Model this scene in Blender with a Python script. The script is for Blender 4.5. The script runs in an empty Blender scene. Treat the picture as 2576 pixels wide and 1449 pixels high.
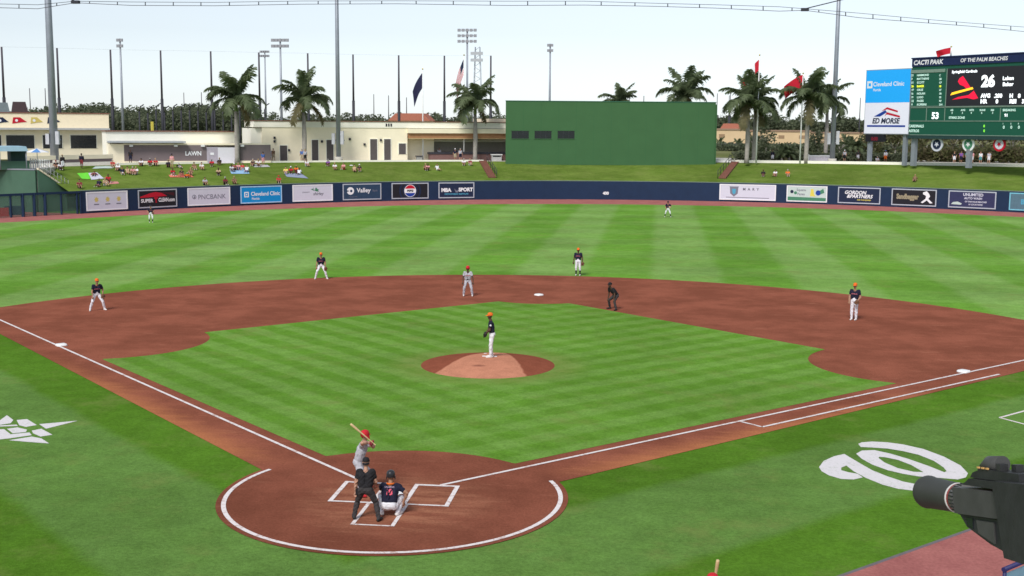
import bpy, bmesh, math, random
import numpy as np
from mathutils import Vector, Matrix
from mathutils.geometry import tessellate_polygon

# ------------------------------------------------------------------ camera, sky, sun, exposure
sc = bpy.context.scene
COL = sc.collection
CAM = np.array([6.783, -30.596, 9.756]); YAW, PITCH, ROLL, FPX = -.1189, .1329, .0066, 3057.0
_f = np.array([math.sin(YAW)*math.cos(PITCH), math.cos(YAW)*math.cos(PITCH), -math.sin(PITCH)])
_r = np.array([math.cos(YAW), -math.sin(YAW), 0.]); _u = np.cross(_r, _f)
_c, _s = math.cos(ROLL), math.sin(ROLL)
_r, _u = _c*_r + _s*_u, -_s*_r + _c*_u
cd = bpy.data.cameras.new('camera'); cam = bpy.data.objects.new('camera', cd); COL.objects.link(cam)
cam.matrix_world = Matrix(((_r[0], _u[0], -_f[0], CAM[0]), (_r[1], _u[1], -_f[1], CAM[1]), (_r[2], _u[2], -_f[2], CAM[2]), (0, 0, 0, 1)))
cd.sensor_width = 36.0; cd.lens = 36.0*FPX/2576.0; cd.clip_start = .1; cd.clip_end = 20000
sc.camera = cam
SUN_EL, SUN_AZ = math.radians(47), math.radians(196)
w = bpy.data.worlds.new('World'); sc.world = w; w.use_nodes = True
nt = w.node_tree; bg = nt.nodes['Background']
sky = nt.nodes.new('ShaderNodeTexSky'); sky.sky_type = 'NISHITA'; sky.sun_disc = False
sky.sun_elevation = SUN_EL; sky.sun_rotation = SUN_AZ; sky.air_density = 1.0; sky.dust_density = .35; sky.ozone_density = 1.0
hs = nt.nodes.new('ShaderNodeHueSaturation'); hs.inputs['Saturation'].default_value = .28
tint = nt.nodes.new('ShaderNodeVectorMath'); tint.operation = 'MULTIPLY'; tint.inputs[1].default_value = (.92, .985, 1.06)     # pale blue-white haze all over
nt.links.new(sky.outputs[0], hs.inputs['Color']); nt.links.new(hs.outputs[0], tint.inputs[0]); nt.links.new(tint.outputs[0], bg.inputs['Color'])
bg.inputs['Strength'].default_value = .086
sd = bpy.data.lights.new('sun', 'SUN'); sun = bpy.data.objects.new('sun', sd); COL.objects.link(sun)
sd.energy = 2.1; sd.angle = math.radians(18); sd.color = (1, .96, .9)
sun.rotation_euler = (math.pi/2 - SUN_EL, 0, -SUN_AZ + math.pi)
sun.location = (0, 0, 60)
sc.view_settings.view_transform = 'Standard'; sc.view_settings.look = 'None'
sc.view_settings.exposure = .6; sc.view_settings.gamma = 1
sc.cycles.max_bounces = 6; sc.cycles.use_denoising = True
sc.cycles.filter_width = 1.55

# ------------------------------------------------------------------ survey helpers (photo grid 2576 wide -> world points on real surfaces)
def ray(x, y): return _f + _r*((x-1288)/FPX) + _u*((724.5-y)/FPX)
def gz(x, y, z=0.):
    d = ray(x, y); return CAM + d*((z-CAM[2])/d[2])
def gD(x, y, D):
    d = ray(x, y); return CAM + d*(D/math.hypot(d[0], d[1]))
def hgt(p, x, y): return gD(x, y, math.hypot(p[0]-CAM[0], p[1]-CAM[1]))[2]
ZC = 4.6                        # concourse level above the field

def S(r, g, b):
    return tuple((v/12.92 if v <= .04045 else ((v+.055)/1.055)**2.4) for v in (r/255, g/255, b/255))

# ------------------------------------------------------------------ materials
MATS = {}
def nd(t, typ, **k):
    n = t.nodes.new(typ)
    for a, v in k.items(): setattr(n, a, v)
    return n
def mat(name, rgb, rough=.7, var=.12, scale=3., metal=0., emit=0., alpha=1., bump=0., spec=.3):
    if name in MATS: return MATS[name]
    m = bpy.data.materials.new(name); m.use_nodes = True; t = m.node_tree; b = t.nodes['Principled BSDF']
    b.inputs['Roughness'].default_value = rough; b.inputs['Metallic'].default_value = metal
    b.inputs['Specular IOR Level'].default_value = spec
    if emit:
        b.inputs['Emission Color'].default_value = (*rgb, 1); b.inputs['Emission Strength'].default_value = emit
    b.inputs['Alpha'].default_value = alpha
    tc = nd(t, 'ShaderNodeTexCoord'); nz = nd(t, 'ShaderNodeTexNoise'); nz.inputs['Scale'].default_value = scale
    nz.inputs['Detail'].default_value = 5; nz.inputs['Roughness'].default_value = .65
    t.links.new(tc.outputs['Object'], nz.inputs['Vector'])
    mr = nd(t, 'ShaderNodeMapRange'); mr.inputs['From Min'].default_value = .3; mr.inputs['From Max'].default_value = .7
    mr.inputs['To Min'].default_value = 1-var; mr.inputs['To Max'].default_value = 1+var
    t.links.new(nz.outputs['Fac'], mr.inputs['Value'])
    mx = nd(t, 'ShaderNodeVectorMath', operation='SCALE'); mx.inputs[0].default_value = rgb
    t.links.new(mr.outputs[0], mx.inputs['Scale']); t.links.new(mx.outputs[0], b.inputs['Base Color'])
    if bump:
        bp = nd(t, 'ShaderNodeBump'); bp.inputs['Strength'].default_value = bump; bp.inputs['Distance'].default_value = .03
        t.links.new(nz.outputs['Fac'], bp.inputs['Height']); t.links.new(bp.outputs[0], b.inputs['Normal'])
    MATS[name] = m; return m

class NG:
    """small expression helper for node graphs"""
    def __init__(s, name):
        s.m = bpy.data.materials.new(name); s.m.use_nodes = True; s.t = s.m.node_tree; s.b = s.t.nodes['Principled BSDF']
        s.b.inputs['Specular IOR Level'].default_value = .0; s.b.inputs['Roughness'].default_value = .85
        g = nd(s.t, 'ShaderNodeNewGeometry'); s.pos = g.outputs['Position']
        sx = nd(s.t, 'ShaderNodeSeparateXYZ'); s.t.links.new(s.pos, sx.inputs[0]); s.x, s.y, s.z = sx.outputs
    def put(s, sock, v):
        if isinstance(v, (int, float)): sock.default_value = v
        elif isinstance(v, tuple): sock.default_value = v if len(v) == len(sock.default_value) else (*v, 1)
        else: s.t.links.new(v, sock)
    def op(s, o, a, b=0., c=0.):
        n = nd(s.t, 'ShaderNodeMath', operation=o)
        for i, v in enumerate((a, b, c)): s.put(n.inputs[i], v)
        return n.outputs[0]
    def rng(s, v, a, b, c=0., d=1.):
        n = nd(s.t, 'ShaderNodeMapRange'); n.interpolation_type = 'SMOOTHSTEP'
        for i, q in enumerate((v, a, b, c, d)): s.put(n.inputs[i], q)
        return n.outputs[0]
    def noise(s, scale, detail=4., sx=1., sy=1., rough=.6):
        mp = nd(s.t, 'ShaderNodeMapping'); mp.inputs['Scale'].default_value = (sx, sy, 1); s.t.links.new(s.pos, mp.inputs[0])
        n = nd(s.t, 'ShaderNodeTexNoise'); n.inputs['Scale'].default_value = scale; n.inputs['Detail'].default_value = detail
        n.inputs['Roughness'].default_value = rough; s.t.links.new(mp.outputs[0], n.inputs['Vector']); return n.outputs['Fac']
    def mix(s, f, a, b):
        n = nd(s.t, 'ShaderNodeMix', data_type='RGBA'); s.put(n.inputs[0], f); s.put(n.inputs[6], a); s.put(n.inputs[7], b); return n.outputs[2]
    def gain(s, col, f):
        n = nd(s.t, 'ShaderNodeVectorMath', operation='SCALE'); s.put(n.inputs[0], col); s.put(n.inputs['Scale'], f); return n.outputs[0]
    def stripe(s, v, w, off, soft=.34):
        a = s.op('SINE', s.op('MULTIPLY', s.op('SUBTRACT', v, off), math.pi/w)); return s.rng(a, -soft, soft)
    def done(s, col, bump=None, bs=.3, bd=.02):
        s.put(s.b.inputs['Base Color'], col)
        if bump is not None:
            n = nd(s.t, 'ShaderNodeBump'); n.inputs['Strength'].default_value = bs; n.inputs['Distance'].default_value = bd
            s.put(n.inputs['Height'], bump); s.t.links.new(n.outputs[0], s.b.inputs['Normal'])
        MATS[s.m.name] = s.m; return s.m

R2 = math.sqrt(.5)
G_LIGHT, G_DARK = (.19, .328, .088), (.125, .278, .038)
def grass_finish(g, f, light=G_LIGHT, dark=G_DARK, patch=.16, worn=None):
    f = g.op('ADD', f, g.op('MULTIPLY', g.op('SUBTRACT', g.noise(.9, 5, rough=.7), .5), .55))
    c = g.mix(f, dark, light)
    big = g.rng(g.noise(.12, 4), .3, .7, 1-patch, 1+patch)
    fine = g.rng(g.noise(9., 5, rough=.75), .25, .75, .8, 1.2)
    mid = g.noise(1.3, 5, rough=.75)
    c = g.gain(c, g.op('MULTIPLY', g.op('MULTIPLY', big, fine), g.rng(mid, .3, .7, .88, 1.12)))
    yel = g.rng(g.noise(.35, 6, rough=.7), .5, .72, 0, .45)
    if worn is not None: yel = g.op('MAXIMUM', yel, g.op('MULTIPLY', worn, g.rng(mid, .3, .7, .2, .7)))
    c = g.mix(yel, c, (.2, .235, .07))
    return g.done(c, g.noise(22., 3), .6, .03)
def mat_outfield():
    g = NG('mown_outfield_grass')
    wob = g.op('MULTIPLY', g.op('SUBTRACT', g.noise(.5, 3), .5), .7)
    s1 = g.stripe(g.op('ADD', g.x, wob), 4.56, 6.5); s2 = g.stripe(g.op('ADD', g.y, wob), 5.1, 50.)
    f = g.op('ADD', g.op('MULTIPLY', s1, .7), g.op('MULTIPLY', s2, .26))
    return grass_finish(g, f)
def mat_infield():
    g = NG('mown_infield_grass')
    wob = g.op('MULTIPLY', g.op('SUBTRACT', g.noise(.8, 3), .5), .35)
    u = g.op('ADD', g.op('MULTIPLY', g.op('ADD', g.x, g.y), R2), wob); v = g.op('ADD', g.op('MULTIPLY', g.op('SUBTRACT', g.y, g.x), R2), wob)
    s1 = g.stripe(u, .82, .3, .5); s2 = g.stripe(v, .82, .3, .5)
    wgt = g.rng(g.x, -5, 6)  # stripe sets trade weight across x: directional sheen of the turf baked into colour
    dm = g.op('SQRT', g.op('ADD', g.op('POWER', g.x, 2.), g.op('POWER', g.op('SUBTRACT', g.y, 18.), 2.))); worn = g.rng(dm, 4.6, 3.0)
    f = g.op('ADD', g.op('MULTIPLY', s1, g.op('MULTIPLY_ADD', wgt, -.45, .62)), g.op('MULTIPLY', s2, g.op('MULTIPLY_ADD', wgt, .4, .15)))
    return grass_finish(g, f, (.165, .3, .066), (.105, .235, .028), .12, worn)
def mat_foul():
    g = NG('mown_foul_grass')
    e = g.op('MULTIPLY', g.op('MAXIMUM', g.op('SUBTRACT', g.op('MULTIPLY', g.x, -1.), g.y), g.op('SUBTRACT', g.x, g.y)), R2)
    e = g.op('ADD', e, g.op('MULTIPLY', g.op('SUBTRACT', g.noise(.5, 3), .5), .5))
    f = g.stripe(e, 4.6, 3.5, .2)
    f = g.op('MULTIPLY', f, .9)
    return grass_finish(g, f, (.112, .212, .05), (.078, .175, .018), .14)
def mat_lawn():
    g = NG('lawn_grass'); f = g.rng(g.noise(.25, 4), .3, .7)
    return grass_finish(g, f, (.145, .205, .042), (.105, .168, .027), .15)
def mat_dirt():
    g = NG('infield_dirt')
    n = g.noise(.35, 6, rough=.65); n2 = g.noise(1.6, 6, .35, 1.4, .7); n3 = g.noise(14., 4, rough=.8)
    c = g.mix(g.rng(n, .35, .68), (.205, .069, .043), (.295, .1, .063))
    c = g.mix(g.rng(n2, .56, .74, 0, .6), c, (.37, .15, .095))
    c = g.mix(g.rng(g.noise(.9, 6, 1.3, .5, .75), .58, .72, 0, .5), c, (.165, .055, .036))
    # dry, lighter clay along the outer lip of the two base lines
    e = g.op('MULTIPLY', g.op('MAXIMUM', g.op('SUBTRACT', g.op('MULTIPLY', g.x, -1.), g.y), g.op('SUBTRACT', g.x, g.y)), R2)
    lip = g.op('MULTIPLY', g.rng(g.op('ADD', e, g.op('MULTIPLY', g.op('SUBTRACT', n2, .5), 1.6)), .35, 1.7), g.rng(g.y, 2.2, 4.2))
    lip = g.op('MULTIPLY', lip, g.rng(g.op('ABSOLUTE', g.x), 21, 12))
    c = g.mix(g.op('MULTIPLY', lip, .8), c, (.45, .17, .075))
    # scuffed ground round the plate
    d = g.op('SQRT', g.op('ADD', g.op('POWER', g.op('SUBTRACT', g.x, .2), 2.), g.op('POWER', g.op('ADD', g.y, .5), 2.)))
    scuff = g.op('MULTIPLY', g.rng(d, 3.2, 1.0), g.rng(n2, .38, .62, .15, 1.))
    c = g.mix(g.op('MULTIPLY', scuff, .85), c, (.43, .185, .11))
    c = g.gain(c, g.rng(d, 4.4, 5.2, .84, 1.))      # watered soil round the plate
    c = g.gain(c, g.rng(n3, .25, .75, .8, 1.2))
    return g.done(c, n3, .5, .03)
def mat_mound():
    g = NG('mound_clay')
    hw = g.op('MULTIPLY_ADD', g.op('SUBTRACT', 19.0, g.y), .31, .85)
    e = g.op('SUBTRACT', g.op('ABSOLUTE', g.op('SUBTRACT', g.x, .0)), hw)
    n = g.noise(2., 5); e = g.op('ADD', e, g.op('MULTIPLY', g.op('SUBTRACT', n, .5), .25))
    c = g.mix(g.rng(e, -.05, .08), (.5, .215, .135), (.24, .075, .045))
    hole = g.op('SQRT', g.op('ADD', g.op('POWER', g.op('MULTIPLY', g.op('ADD', g.x, .2), 1.), 2.), g.op('POWER', g.op('MULTIPLY', g.op('SUBTRACT', g.y, 16.75), 2.2), 2.)))
    c = g.mix(g.rng(hole, .38, .12, 0, .75), c, (.22, .085, .06))
    c = g.gain(c, g.op('MULTIPLY', g.rng(n, .3, .7, .92, 1.08), g.rng(g.noise(16., 4), .25, .75, .9, 1.1)))
    return g.done(c, g.noise(16., 4), .3, .02)
def mat_track():
    g = NG('warning_track'); n = g.noise(.7, 6); c = g.mix(g.rng(n, .3, .7), (.32, .115, .108), (.4, .155, .14))
    c = g.gain(c, g.rng(g.noise(12., 4), .25, .75, .86, 1.14)); return g.done(c, g.noise(12., 3), .3, .02)
def mat_ground():
    g = NG('outer_ground'); n = g.noise(.02, 6); n2 = g.noise(.15, 5)
    c = g.mix(g.rng(n, .4, .6), (.13, .15, .055), (.2, .19, .11)); c = g.gain(c, g.rng(n2, .3, .7, .8, 1.2)); return g.done(c)
def mat_chalk():
    g = NG('chalk'); n = g.noise(7., 6, rough=.75); n2 = g.noise(1.7, 4)
    return g.done(g.mix(g.rng(g.op('ADD', n, g.op('MULTIPLY', n2, .5)), .72, .95, 0, .7), (.74, .69, .69), (.36, .16, .11)), n, .4, .02)
M_CHALK = mat_chalk()
M_NAVY = mat('navy_pad', S(23, 44, 74), .6, .1, 1.)
M_CREAM = mat('cream_stucco', (.92, .83, .63), .85, .05, .5)
M_CREAMW = mat('pale_cream_stucco', (.9, .87, .76), .85, .04, .5)
M_TAUPE = mat('taupe_panel', S(118, 106, 108), .7, .06, .6)
M_GREEN = mat('batters_eye_green', (.05, .132, .052), .8, .05, .35)
M_DGREEN = mat('dark_green_pad', (.07, .15, .1), .75, .08, .5)
M_STEEL = mat('galvanised_steel', S(150, 155, 165), .5, .1, .8, .4)
M_DARK = mat('dark_glass', (.012, .015, .018), .25, .2, 2., spec=.5)
M_BLACKP = mat('black_pole_paint', (.035, .035, .045), .6, .15, .5)
M_WHITE = mat('white_paint', (.8, .8, .8), .6, .06, 1.)
M_CONC = mat('concrete', (.5, .47, .42), .85, .12, .4)
M_BARK = mat('palm_bark', (.34, .31, .28), .9, .2, 2.5, bump=.4)
M_BRICK = mat('red_paver', (.2, .085, .06), .85, .15, 2.)
M_SIGNFR = mat('aluminium_frame', S(190, 196, 208), .45, .05, 1., .3)

# ------------------------------------------------------------------ mesh builder
class MB:
    def __init__(s, T=None): s.v = []; s.f = []; s.mi = []; s.T = T; s.sm = []
    def add(s, vs, fs, mi=0, smooth=False):
        o = len(s.v)
        for p in vs:
            p = Vector(p); s.v.append(tuple(s.T @ p) if s.T else tuple(p))
        for q in fs: s.f.append([i+o for i in q]); s.mi.append(mi); s.sm.append(smooth)
        return s
    def box(s, c, d, mi=0, ax=None):
        x, y, z = (v/2 for v in d); c = Vector(c)
        A = ax or (Vector((1, 0, 0)), Vector((0, 1, 0)), Vector((0, 0, 1)))
        vs = [c + A[0]*(x*i) + A[1]*(y*j) + A[2]*(z*k) for i in (-1, 1) for j in (-1, 1) for k in (-1, 1)]
        return s.add(vs, [(0, 1, 3, 2), (4, 6, 7, 5), (0, 4, 5, 1), (2, 3, 7, 6), (0, 2, 6, 4), (1, 5, 7, 3)], mi)
    def bb(s, x0, x1, y0, y1, z0, z1, mi=0): return s.box(((x0+x1)/2, (y0+y1)/2, (z0+z1)/2), (x1-x0, y1-y0, z1-z0), mi)
    def tube(s, pts, rs, n=10, mi=0, cap=True, smooth=True, ell=None):
        pts = [Vector(p) for p in pts]; vs = []; up = None
        for i, p in enumerate(pts):
            d = (pts[min(i+1, len(pts)-1)] - pts[max(i-1, 0)]).normalized()
            if up is None: up = Vector((0, 0, 1)) if abs(d.z) < .9 else Vector((0, 1, 0))
            a = d.cross(up).normalized(); b = a.cross(d).normalized(); up = b
            r = rs[i] if hasattr(rs, '__len__') else rs
            for k in range(n):
                t = 2*math.pi*k/n; vs.append(p + a*(r*math.cos(t)) + b*(r*math.sin(t)*(ell or 1)))
        fs = [(i*n+k, i*n+(k+1) % n, (i+1)*n+(k+1) % n, (i+1)*n+k) for i in range(len(pts)-1) for k in range(n)]
        s.add(vs, fs, mi, smooth)
        if cap:
            o = len(s.v) - len(vs)
            s.f.append([o+k for k in range(n)][::-1]); s.f.append([o+(len(pts)-1)*n+k for k in range(n)]); s.mi += [mi, mi]; s.sm += [False, False]
        return s
    def prism(s, pts, y0, y1, mi=0):
        """outline in local x,z given depth y0..y1"""
        n = len(pts); vs = [(x, y0, z) for x, z in pts] + [(x, y1, z) for x, z in pts]
        tri = tessellate_polygon([[Vector((x, z, 0)) for x, z in pts]])
        fs = [tuple(t) for t in tri] + [tuple(i+n for i in t[::-1]) for t in tri] + [(i, (i+1) % n, (i+1) % n+n, i+n) for i in range(n)]
        return s.add(vs, fs, mi)
    def flat(s, pts, z=0., holes=(), mi=0):
        loops = [[Vector((p[0], p[1], 0)) for p in pts]] + [[Vector((p[0], p[1], 0)) for p in h] for h in holes]
        allp = [p for l in loops for p in l]; tri = tessellate_polygon(loops); fs = []
        for a, b, c in tri:
            n = (allp[b]-allp[a]).cross(allp[c]-allp[a]).z
            fs.append((a, b, c) if n > 0 else (a, c, b))
        return s.add([(p.x, p.y, z) for p in allp], fs, mi)
    def sphere(s, c, r, mi=0, n=10, m=7, sc=(1, 1, 1), z0=-1., z1=1.):
        vs = []; t0, t1 = math.asin(z0), math.asin(z1)
        for j in range(m+1):
            t = t0 + (t1-t0)*j/m
            for k in range(n):
                a = 2*math.pi*k/n
                vs.append((c[0]+r*sc[0]*math.cos(t)*math.cos(a), c[1]+r*sc[1]*math.cos(t)*math.sin(a), c[2]+r*sc[2]*math.sin(t)))
        return s.add(vs, [(j*n+k, j*n+(k+1) % n, (j+1)*n+(k+1) % n, (j+1)*n+k) for j in range(m) for k in range(n)], mi, True)
    def mesh(s, name, mats):
        me = bpy.data.meshes.new(name); me.from_pydata(s.v, [], s.f)
        for m in (mats if isinstance(mats, (list, tuple)) else [mats]): me.materials.append(m)
        me.polygons.foreach_set('material_index', s.mi); me.polygons.foreach_set('use_smooth', s.sm); me.update(); return me
    def build(s, name, mats, parent=None):
        o = bpy.data.objects.new(name, s.mesh(name, mats)); COL.objects.link(o); o.parent = parent; return o
def tag(o, label=None, cat=None, group=None, kind=None):
    for k, v in (('label', label), ('category', cat), ('group', group), ('kind', kind)):
        if v: o[k] = v
    return o
def thing(name, label, cat, loc=(0, 0, 0), rz=0., group=None):
    o = bpy.data.objects.new(name, None); COL.objects.link(o); o.location = loc; o.rotation_euler = (0, 0, rz); o.empty_display_size = .2
    return tag(o, label, cat, group)
def struct(o): o['kind'] = 'structure'; return o
def copy_tree(o, parent=None):
    c = o.copy(); COL.objects.link(c); c.parent = parent
    for ch in list(o.children): copy_tree(ch, c)
    return c
def text_mesh(t, bold=.0, shear=0.):
    cu = bpy.data.curves.new('lettering', 'FONT'); cu.body = t; cu.size = 1; cu.offset = bold; cu.shear = shear; cu.resolution_u = 3
    o = bpy.data.objects.new('lettering', cu); COL.objects.link(o)
    dg = bpy.context.evaluated_depsgraph_get(); me = bpy.data.meshes.new_from_object(o.evaluated_get(dg))
    bpy.data.objects.remove(o); bpy.data.curves.remove(cu); return me
def text(parent, t, cx, cz, h, m, y=-.02, wmax=None, bold=.0, shear=0., name='lettering', left=False):
    """upright lettering in the x,z plane of its parent, reading along +x, facing -y"""
    me = text_mesh(t, bold, shear); n = len(me.vertices)
    if n == 0: return None
    co = np.empty(n*3); me.vertices.foreach_get('co', co); co = co.reshape(-1, 3)
    mn, mx = co.min(0), co.max(0); sy = h/max(mx[1]-mn[1], 1e-6); sx = sy
    if wmax: sx = wmax/(mx[0]-mn[0]) if (mx[0]-mn[0])*sx > wmax or wmax < 0 else sx
    out = np.zeros_like(co); out[:, 0] = (co[:, 0]-(mn[0] if left else (mn[0]+mx[0])/2))*sx + cx
    out[:, 1] = y; out[:, 2] = (co[:, 1]-(mn[1]+mx[1])/2)*sy + cz
    me.vertices.foreach_set('co', out.ravel()); me.materials.clear(); me.materials.append(m); me.update()
    o = bpy.data.objects.new(name, me); COL.objects.link(o); o.parent = parent; return o
class Fr:
    """a vertical plane through two ground points: local x along it, z up, -y towards the field"""
    def __init__(s, A, B, z0):
        s.A = np.array([A[0], A[1], z0]); e = np.array([B[0]-A[0], B[1]-A[1], 0]); s.L = np.linalg.norm(e); s.e = e/s.L
        s.n = np.array([-s.e[1], s.e[0], 0]); s.rz = math.atan2(s.e[1], s.e[0])
    def px(s, x, y, off=0.):
        d = ray(x, y); t = ((s.A + s.n*off - CAM) @ s.n)/(d @ s.n); q = CAM + d*t - s.A; return float(q @ s.e), float(q[2])
    def root(s, name, label, cat, group=None): return thing(name, label, cat, tuple(s.A), s.rz, group)
rnd = random.Random(7)
def arc(cx, cy, r, a0, a1, n=40): return [(cx+r*math.cos(math.radians(a0+(a1-a0)*i/n)), cy+r*math.sin(math.radians(a0+(a1-a0)*i/n))) for i in range(n+1)]

# ------------------------------------------------------------------ outfield wall line and lawn
WPX = [(-60, 552), (0, 548.5), (199, 538.6), (321, 531.5), (447, 524.7), (579, 518), (720, 512), (970, 506.5), (1100, 503.5), (1200, 502.3), (1350, 501.7), (1520, 502), (1800, 505.5), (1960, 510), (2100, 515), (2230, 520), (2370, 526), (2576, 535), (2700, 541)]
_p = np.array([gz(x, y)[:2] for x, y in WPX]); _az = np.degrees(np.arctan2(_p[:, 0], _p[:, 1])); _pf = np.polyfit(_az, np.hypot(_p[:, 0], _p[:, 1]), 4)
def wall_R(a): return float(np.polyval(_pf, max(-36., min(28., a)))) - max(0, a-28)*.75
def wall_pt(a, dr=0.): r = wall_R(a)+dr; return (r*math.sin(math.radians(a)), r*math.cos(math.radians(a)))
def wall_az(px, z=1.2):
    lo, hi = -60., 50.
    for _ in range(40):
        m = (lo+hi)/2; x, y = wall_pt(m); q = np.array([x, y, z])-CAM; xx = 1288+FPX*(q@_r)/(q@_f)
        lo, hi = (m, hi) if xx < px else (lo, m)
    return lo
HW = 2.44
TPX = [(150, 420), (310, 413), (520, 411.5), (690, 409.5), (1025, 407), (1272, 406), (1530, 406.5), (1797, 408.5), (2050, 411), (2280, 415.5), (2576, 420)]
_t = np.array([gz(x, y, ZC)[:2] for x, y in TPX]); _taz = np.degrees(np.arctan2(_t[:, 0], _t[:, 1])); _tp = np.polyfit(_taz, np.hypot(_t[:, 0], _t[:, 1]), 3)
def top_R(a): return max(float(np.polyval(_tp, max(-31., min(24., a)))) - max(0, a-24)*.6, wall_R(a)+6)
def top_pt(a, dr=0.): r = top_R(a)+dr; return (r*math.sin(math.radians(a)), r*math.cos(math.radians(a)))
ZW = HW-.06
def lawn_z(x, y):
    a = math.degrees(math.atan2(x, y)); r = math.hypot(x, y); r0, r1 = wall_R(a)+.25, top_R(a)
    t = (r-r0)/(r1-r0); t = min(max(t, 0), 1); return ZW + (ZC-ZW)*t
def on_lawn(px, py):
    d = ray(px, py); lo = None; t = 100.
    while t < 320:
        q = CAM+d*(t/math.hypot(d[0], d[1]))
        if q[2] < lawn_z(q[0], q[1]): break
        t += .15
    return (float(q[0]), float(q[1]), lawn_z(q[0], q[1]))

# the bullpen's retaining wall closes the left end of the lawn
SIDE0 = gz(165, 475, HW); SIDE1 = gz(93, 427.5, ZC)
AZL0 = math.degrees(math.atan2(SIDE0[0], SIDE0[1])); AZL1 = math.degrees(math.atan2(SIDE1[0], SIDE1[1]))
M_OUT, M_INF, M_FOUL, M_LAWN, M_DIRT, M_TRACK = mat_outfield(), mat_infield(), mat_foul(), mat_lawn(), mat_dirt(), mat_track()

# ground sheet with the sunken field cut out of it
AZ_R = 62.
ring_top = [top_pt(AZL1 + (AZ_R-AZL1)*i/60) for i in range(61)]
inner = [(SIDE1[0]-60, SIDE1[1]+2)] + [(SIDE1[0], SIDE1[1])] + ring_top[1:] + [(120, -70), (-130, -70)]
outer = [(-9000, -9000), (9000, -9000), (9000, 9000), (-9000, 9000)]
struct(MB().flat(outer, 4.0, [inner[::-1]]).build('ground', mat_ground()))
# embankment behind the cut so that the sunken field has closed sides
m = MB()
cut = inner + [inner[0]]
for i in range(len(cut)-1):
    (x0, y0), (x1, y1) = cut[i], cut[i+1]
    if i == 0 or i > 61: m.add([(x0, y0, -.2), (x1, y1, -.2), (x1, y1, 4.0), (x0, y0, 4.0)], [(0, 1, 2, 3)])
struct(m.build('retaining_bank', M_CONC))
# concourse slab
cin = [top_pt(AZL1-14 + (AZ_R-AZL1+14)*i/70, .0) if AZL1-14 + (AZ_R-AZL1+14)*i/70 > AZL1 else None for i in range(71)]
cin = [(SIDE1[0]-60, SIDE1[1]+2.02), (SIDE1[0], SIDE1[1]+.02)] + [p for p in cin if p]
cout = [(p[0]*1.16, p[1]*1.16+3) for p in cin]
m = MB(); n = len(cin)
for z in (ZC,):
    m.add([(*p, z) for p in cin] + [(*p, z) for p in cout], [(i, i+1, n+i+1, n+i) for i in range(n-1)])
    m.add([(*p, z) for p in cin] + [(*p, 2.0) for p in cin], [(i+1, i, n+i, n+i+1) for i in range(n-1)])
    m.add([(*p, z) for p in cout] + [(*p, 3.9) for p in cout], [(i, i+1, n+i+1, n+i) for i in range(n-1)])
struct(m.build('concourse', M_CONC))

# field surfaces, each sheet 4 mm over the one below
struct(MB().flat([(-130, -69.9), (119.9, -69.9), (119.9, 120), (60, 175), (-60, 175), (-130, 130)], -.012).build('foul_grass', M_FOUL))
edgeL = wall_az(-300, 0); NA = 60
track_in = []
for x, y in [(-120, 567), (0, 560), (200, 549), (400, 539), (700, 526), (1000, 516.5), (1288, 513.5), (1600, 514.5), (1800, 517.5), (2100, 526), (2400, 538), (2576, 546), (2750, 555)]:
    q = gz(x, y); track_in.append((math.degrees(math.atan2(q[0], q[1])), math.hypot(q[0], q[1])))
_ta = np.polyfit([a for a, _ in track_in], [r for _, r in track_in], 4)
def trk(a): r = float(np.polyval(_ta, max(-38, min(27, a)))); return (r*math.sin(math.radians(a)), r*math.cos(math.radians(a)))
A0, A1 = -44.9, 44.9
struct(MB().flat([(0, 0)] + [trk(A1 + (A0-A1)*i/80) for i in range(81)], -.008).build('outfield_grass', M_OUT))
m = MB(); ti = [trk(A0-6+(A1-A0+12)*i/90) for i in range(91)]; to = [wall_pt(A0-6+(A1-A0+12)*i/90, .3) for i in range(91)]
m.add([(*p, -.004) for p in ti] + [(*p, -.004) for p in to], [(i, i+1, 91+i+1, 91+i) for i in range(90)][::1])
o = struct(m.build('warning_track', M_TRACK))
# first-base-side track by the dugout, with its grey edging
def L1(e, t): return (R2*t - R2*e*-1, R2*t - R2*e)     # e metres into foul ground from the first-base line, t along it
struct(MB().flat([L1(10.82, -14), L1(19, -14), L1(19, 45), L1(10.82, 45)], -.004).build('dugout_track', M_TRACK))
struct(MB().flat([L1(10.72, -14), L1(10.82, -14), L1(10.82, 45), L1(10.72, 45)], -.003).build('track_edging', mat('grey_edging', (.15, .13, .14), .8)))
# dirt of the infield: outer arc, base paths out to 1.65 m foul, home circle
def on_line(side, t, e): return (side*(R2*t + R2*e), R2*t - R2*e)     # e>0 is foul
RA = 30.0; ca = 18.44
arcpts = []
for i in range(121):
    a = math.radians(-14 + 208*i/120); x, y = RA*math.cos(a), ca+RA*math.sin(a)
    if abs(x) - y <= 1.66/R2: arcpts.append((x, y))
dirt = [on_line(1, 3.2, 1.66)] + arcpts + [on_line(-1, 3.2, 1.66)]
struct(MB().flat(dirt, 0.).build('infield_dirt', M_DIRT))
struct(MB().flat(arc(0, .1, 4.62, 0, 360, 96)[:-1], .004).build('home_plate_dirt', M_DIRT))
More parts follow.
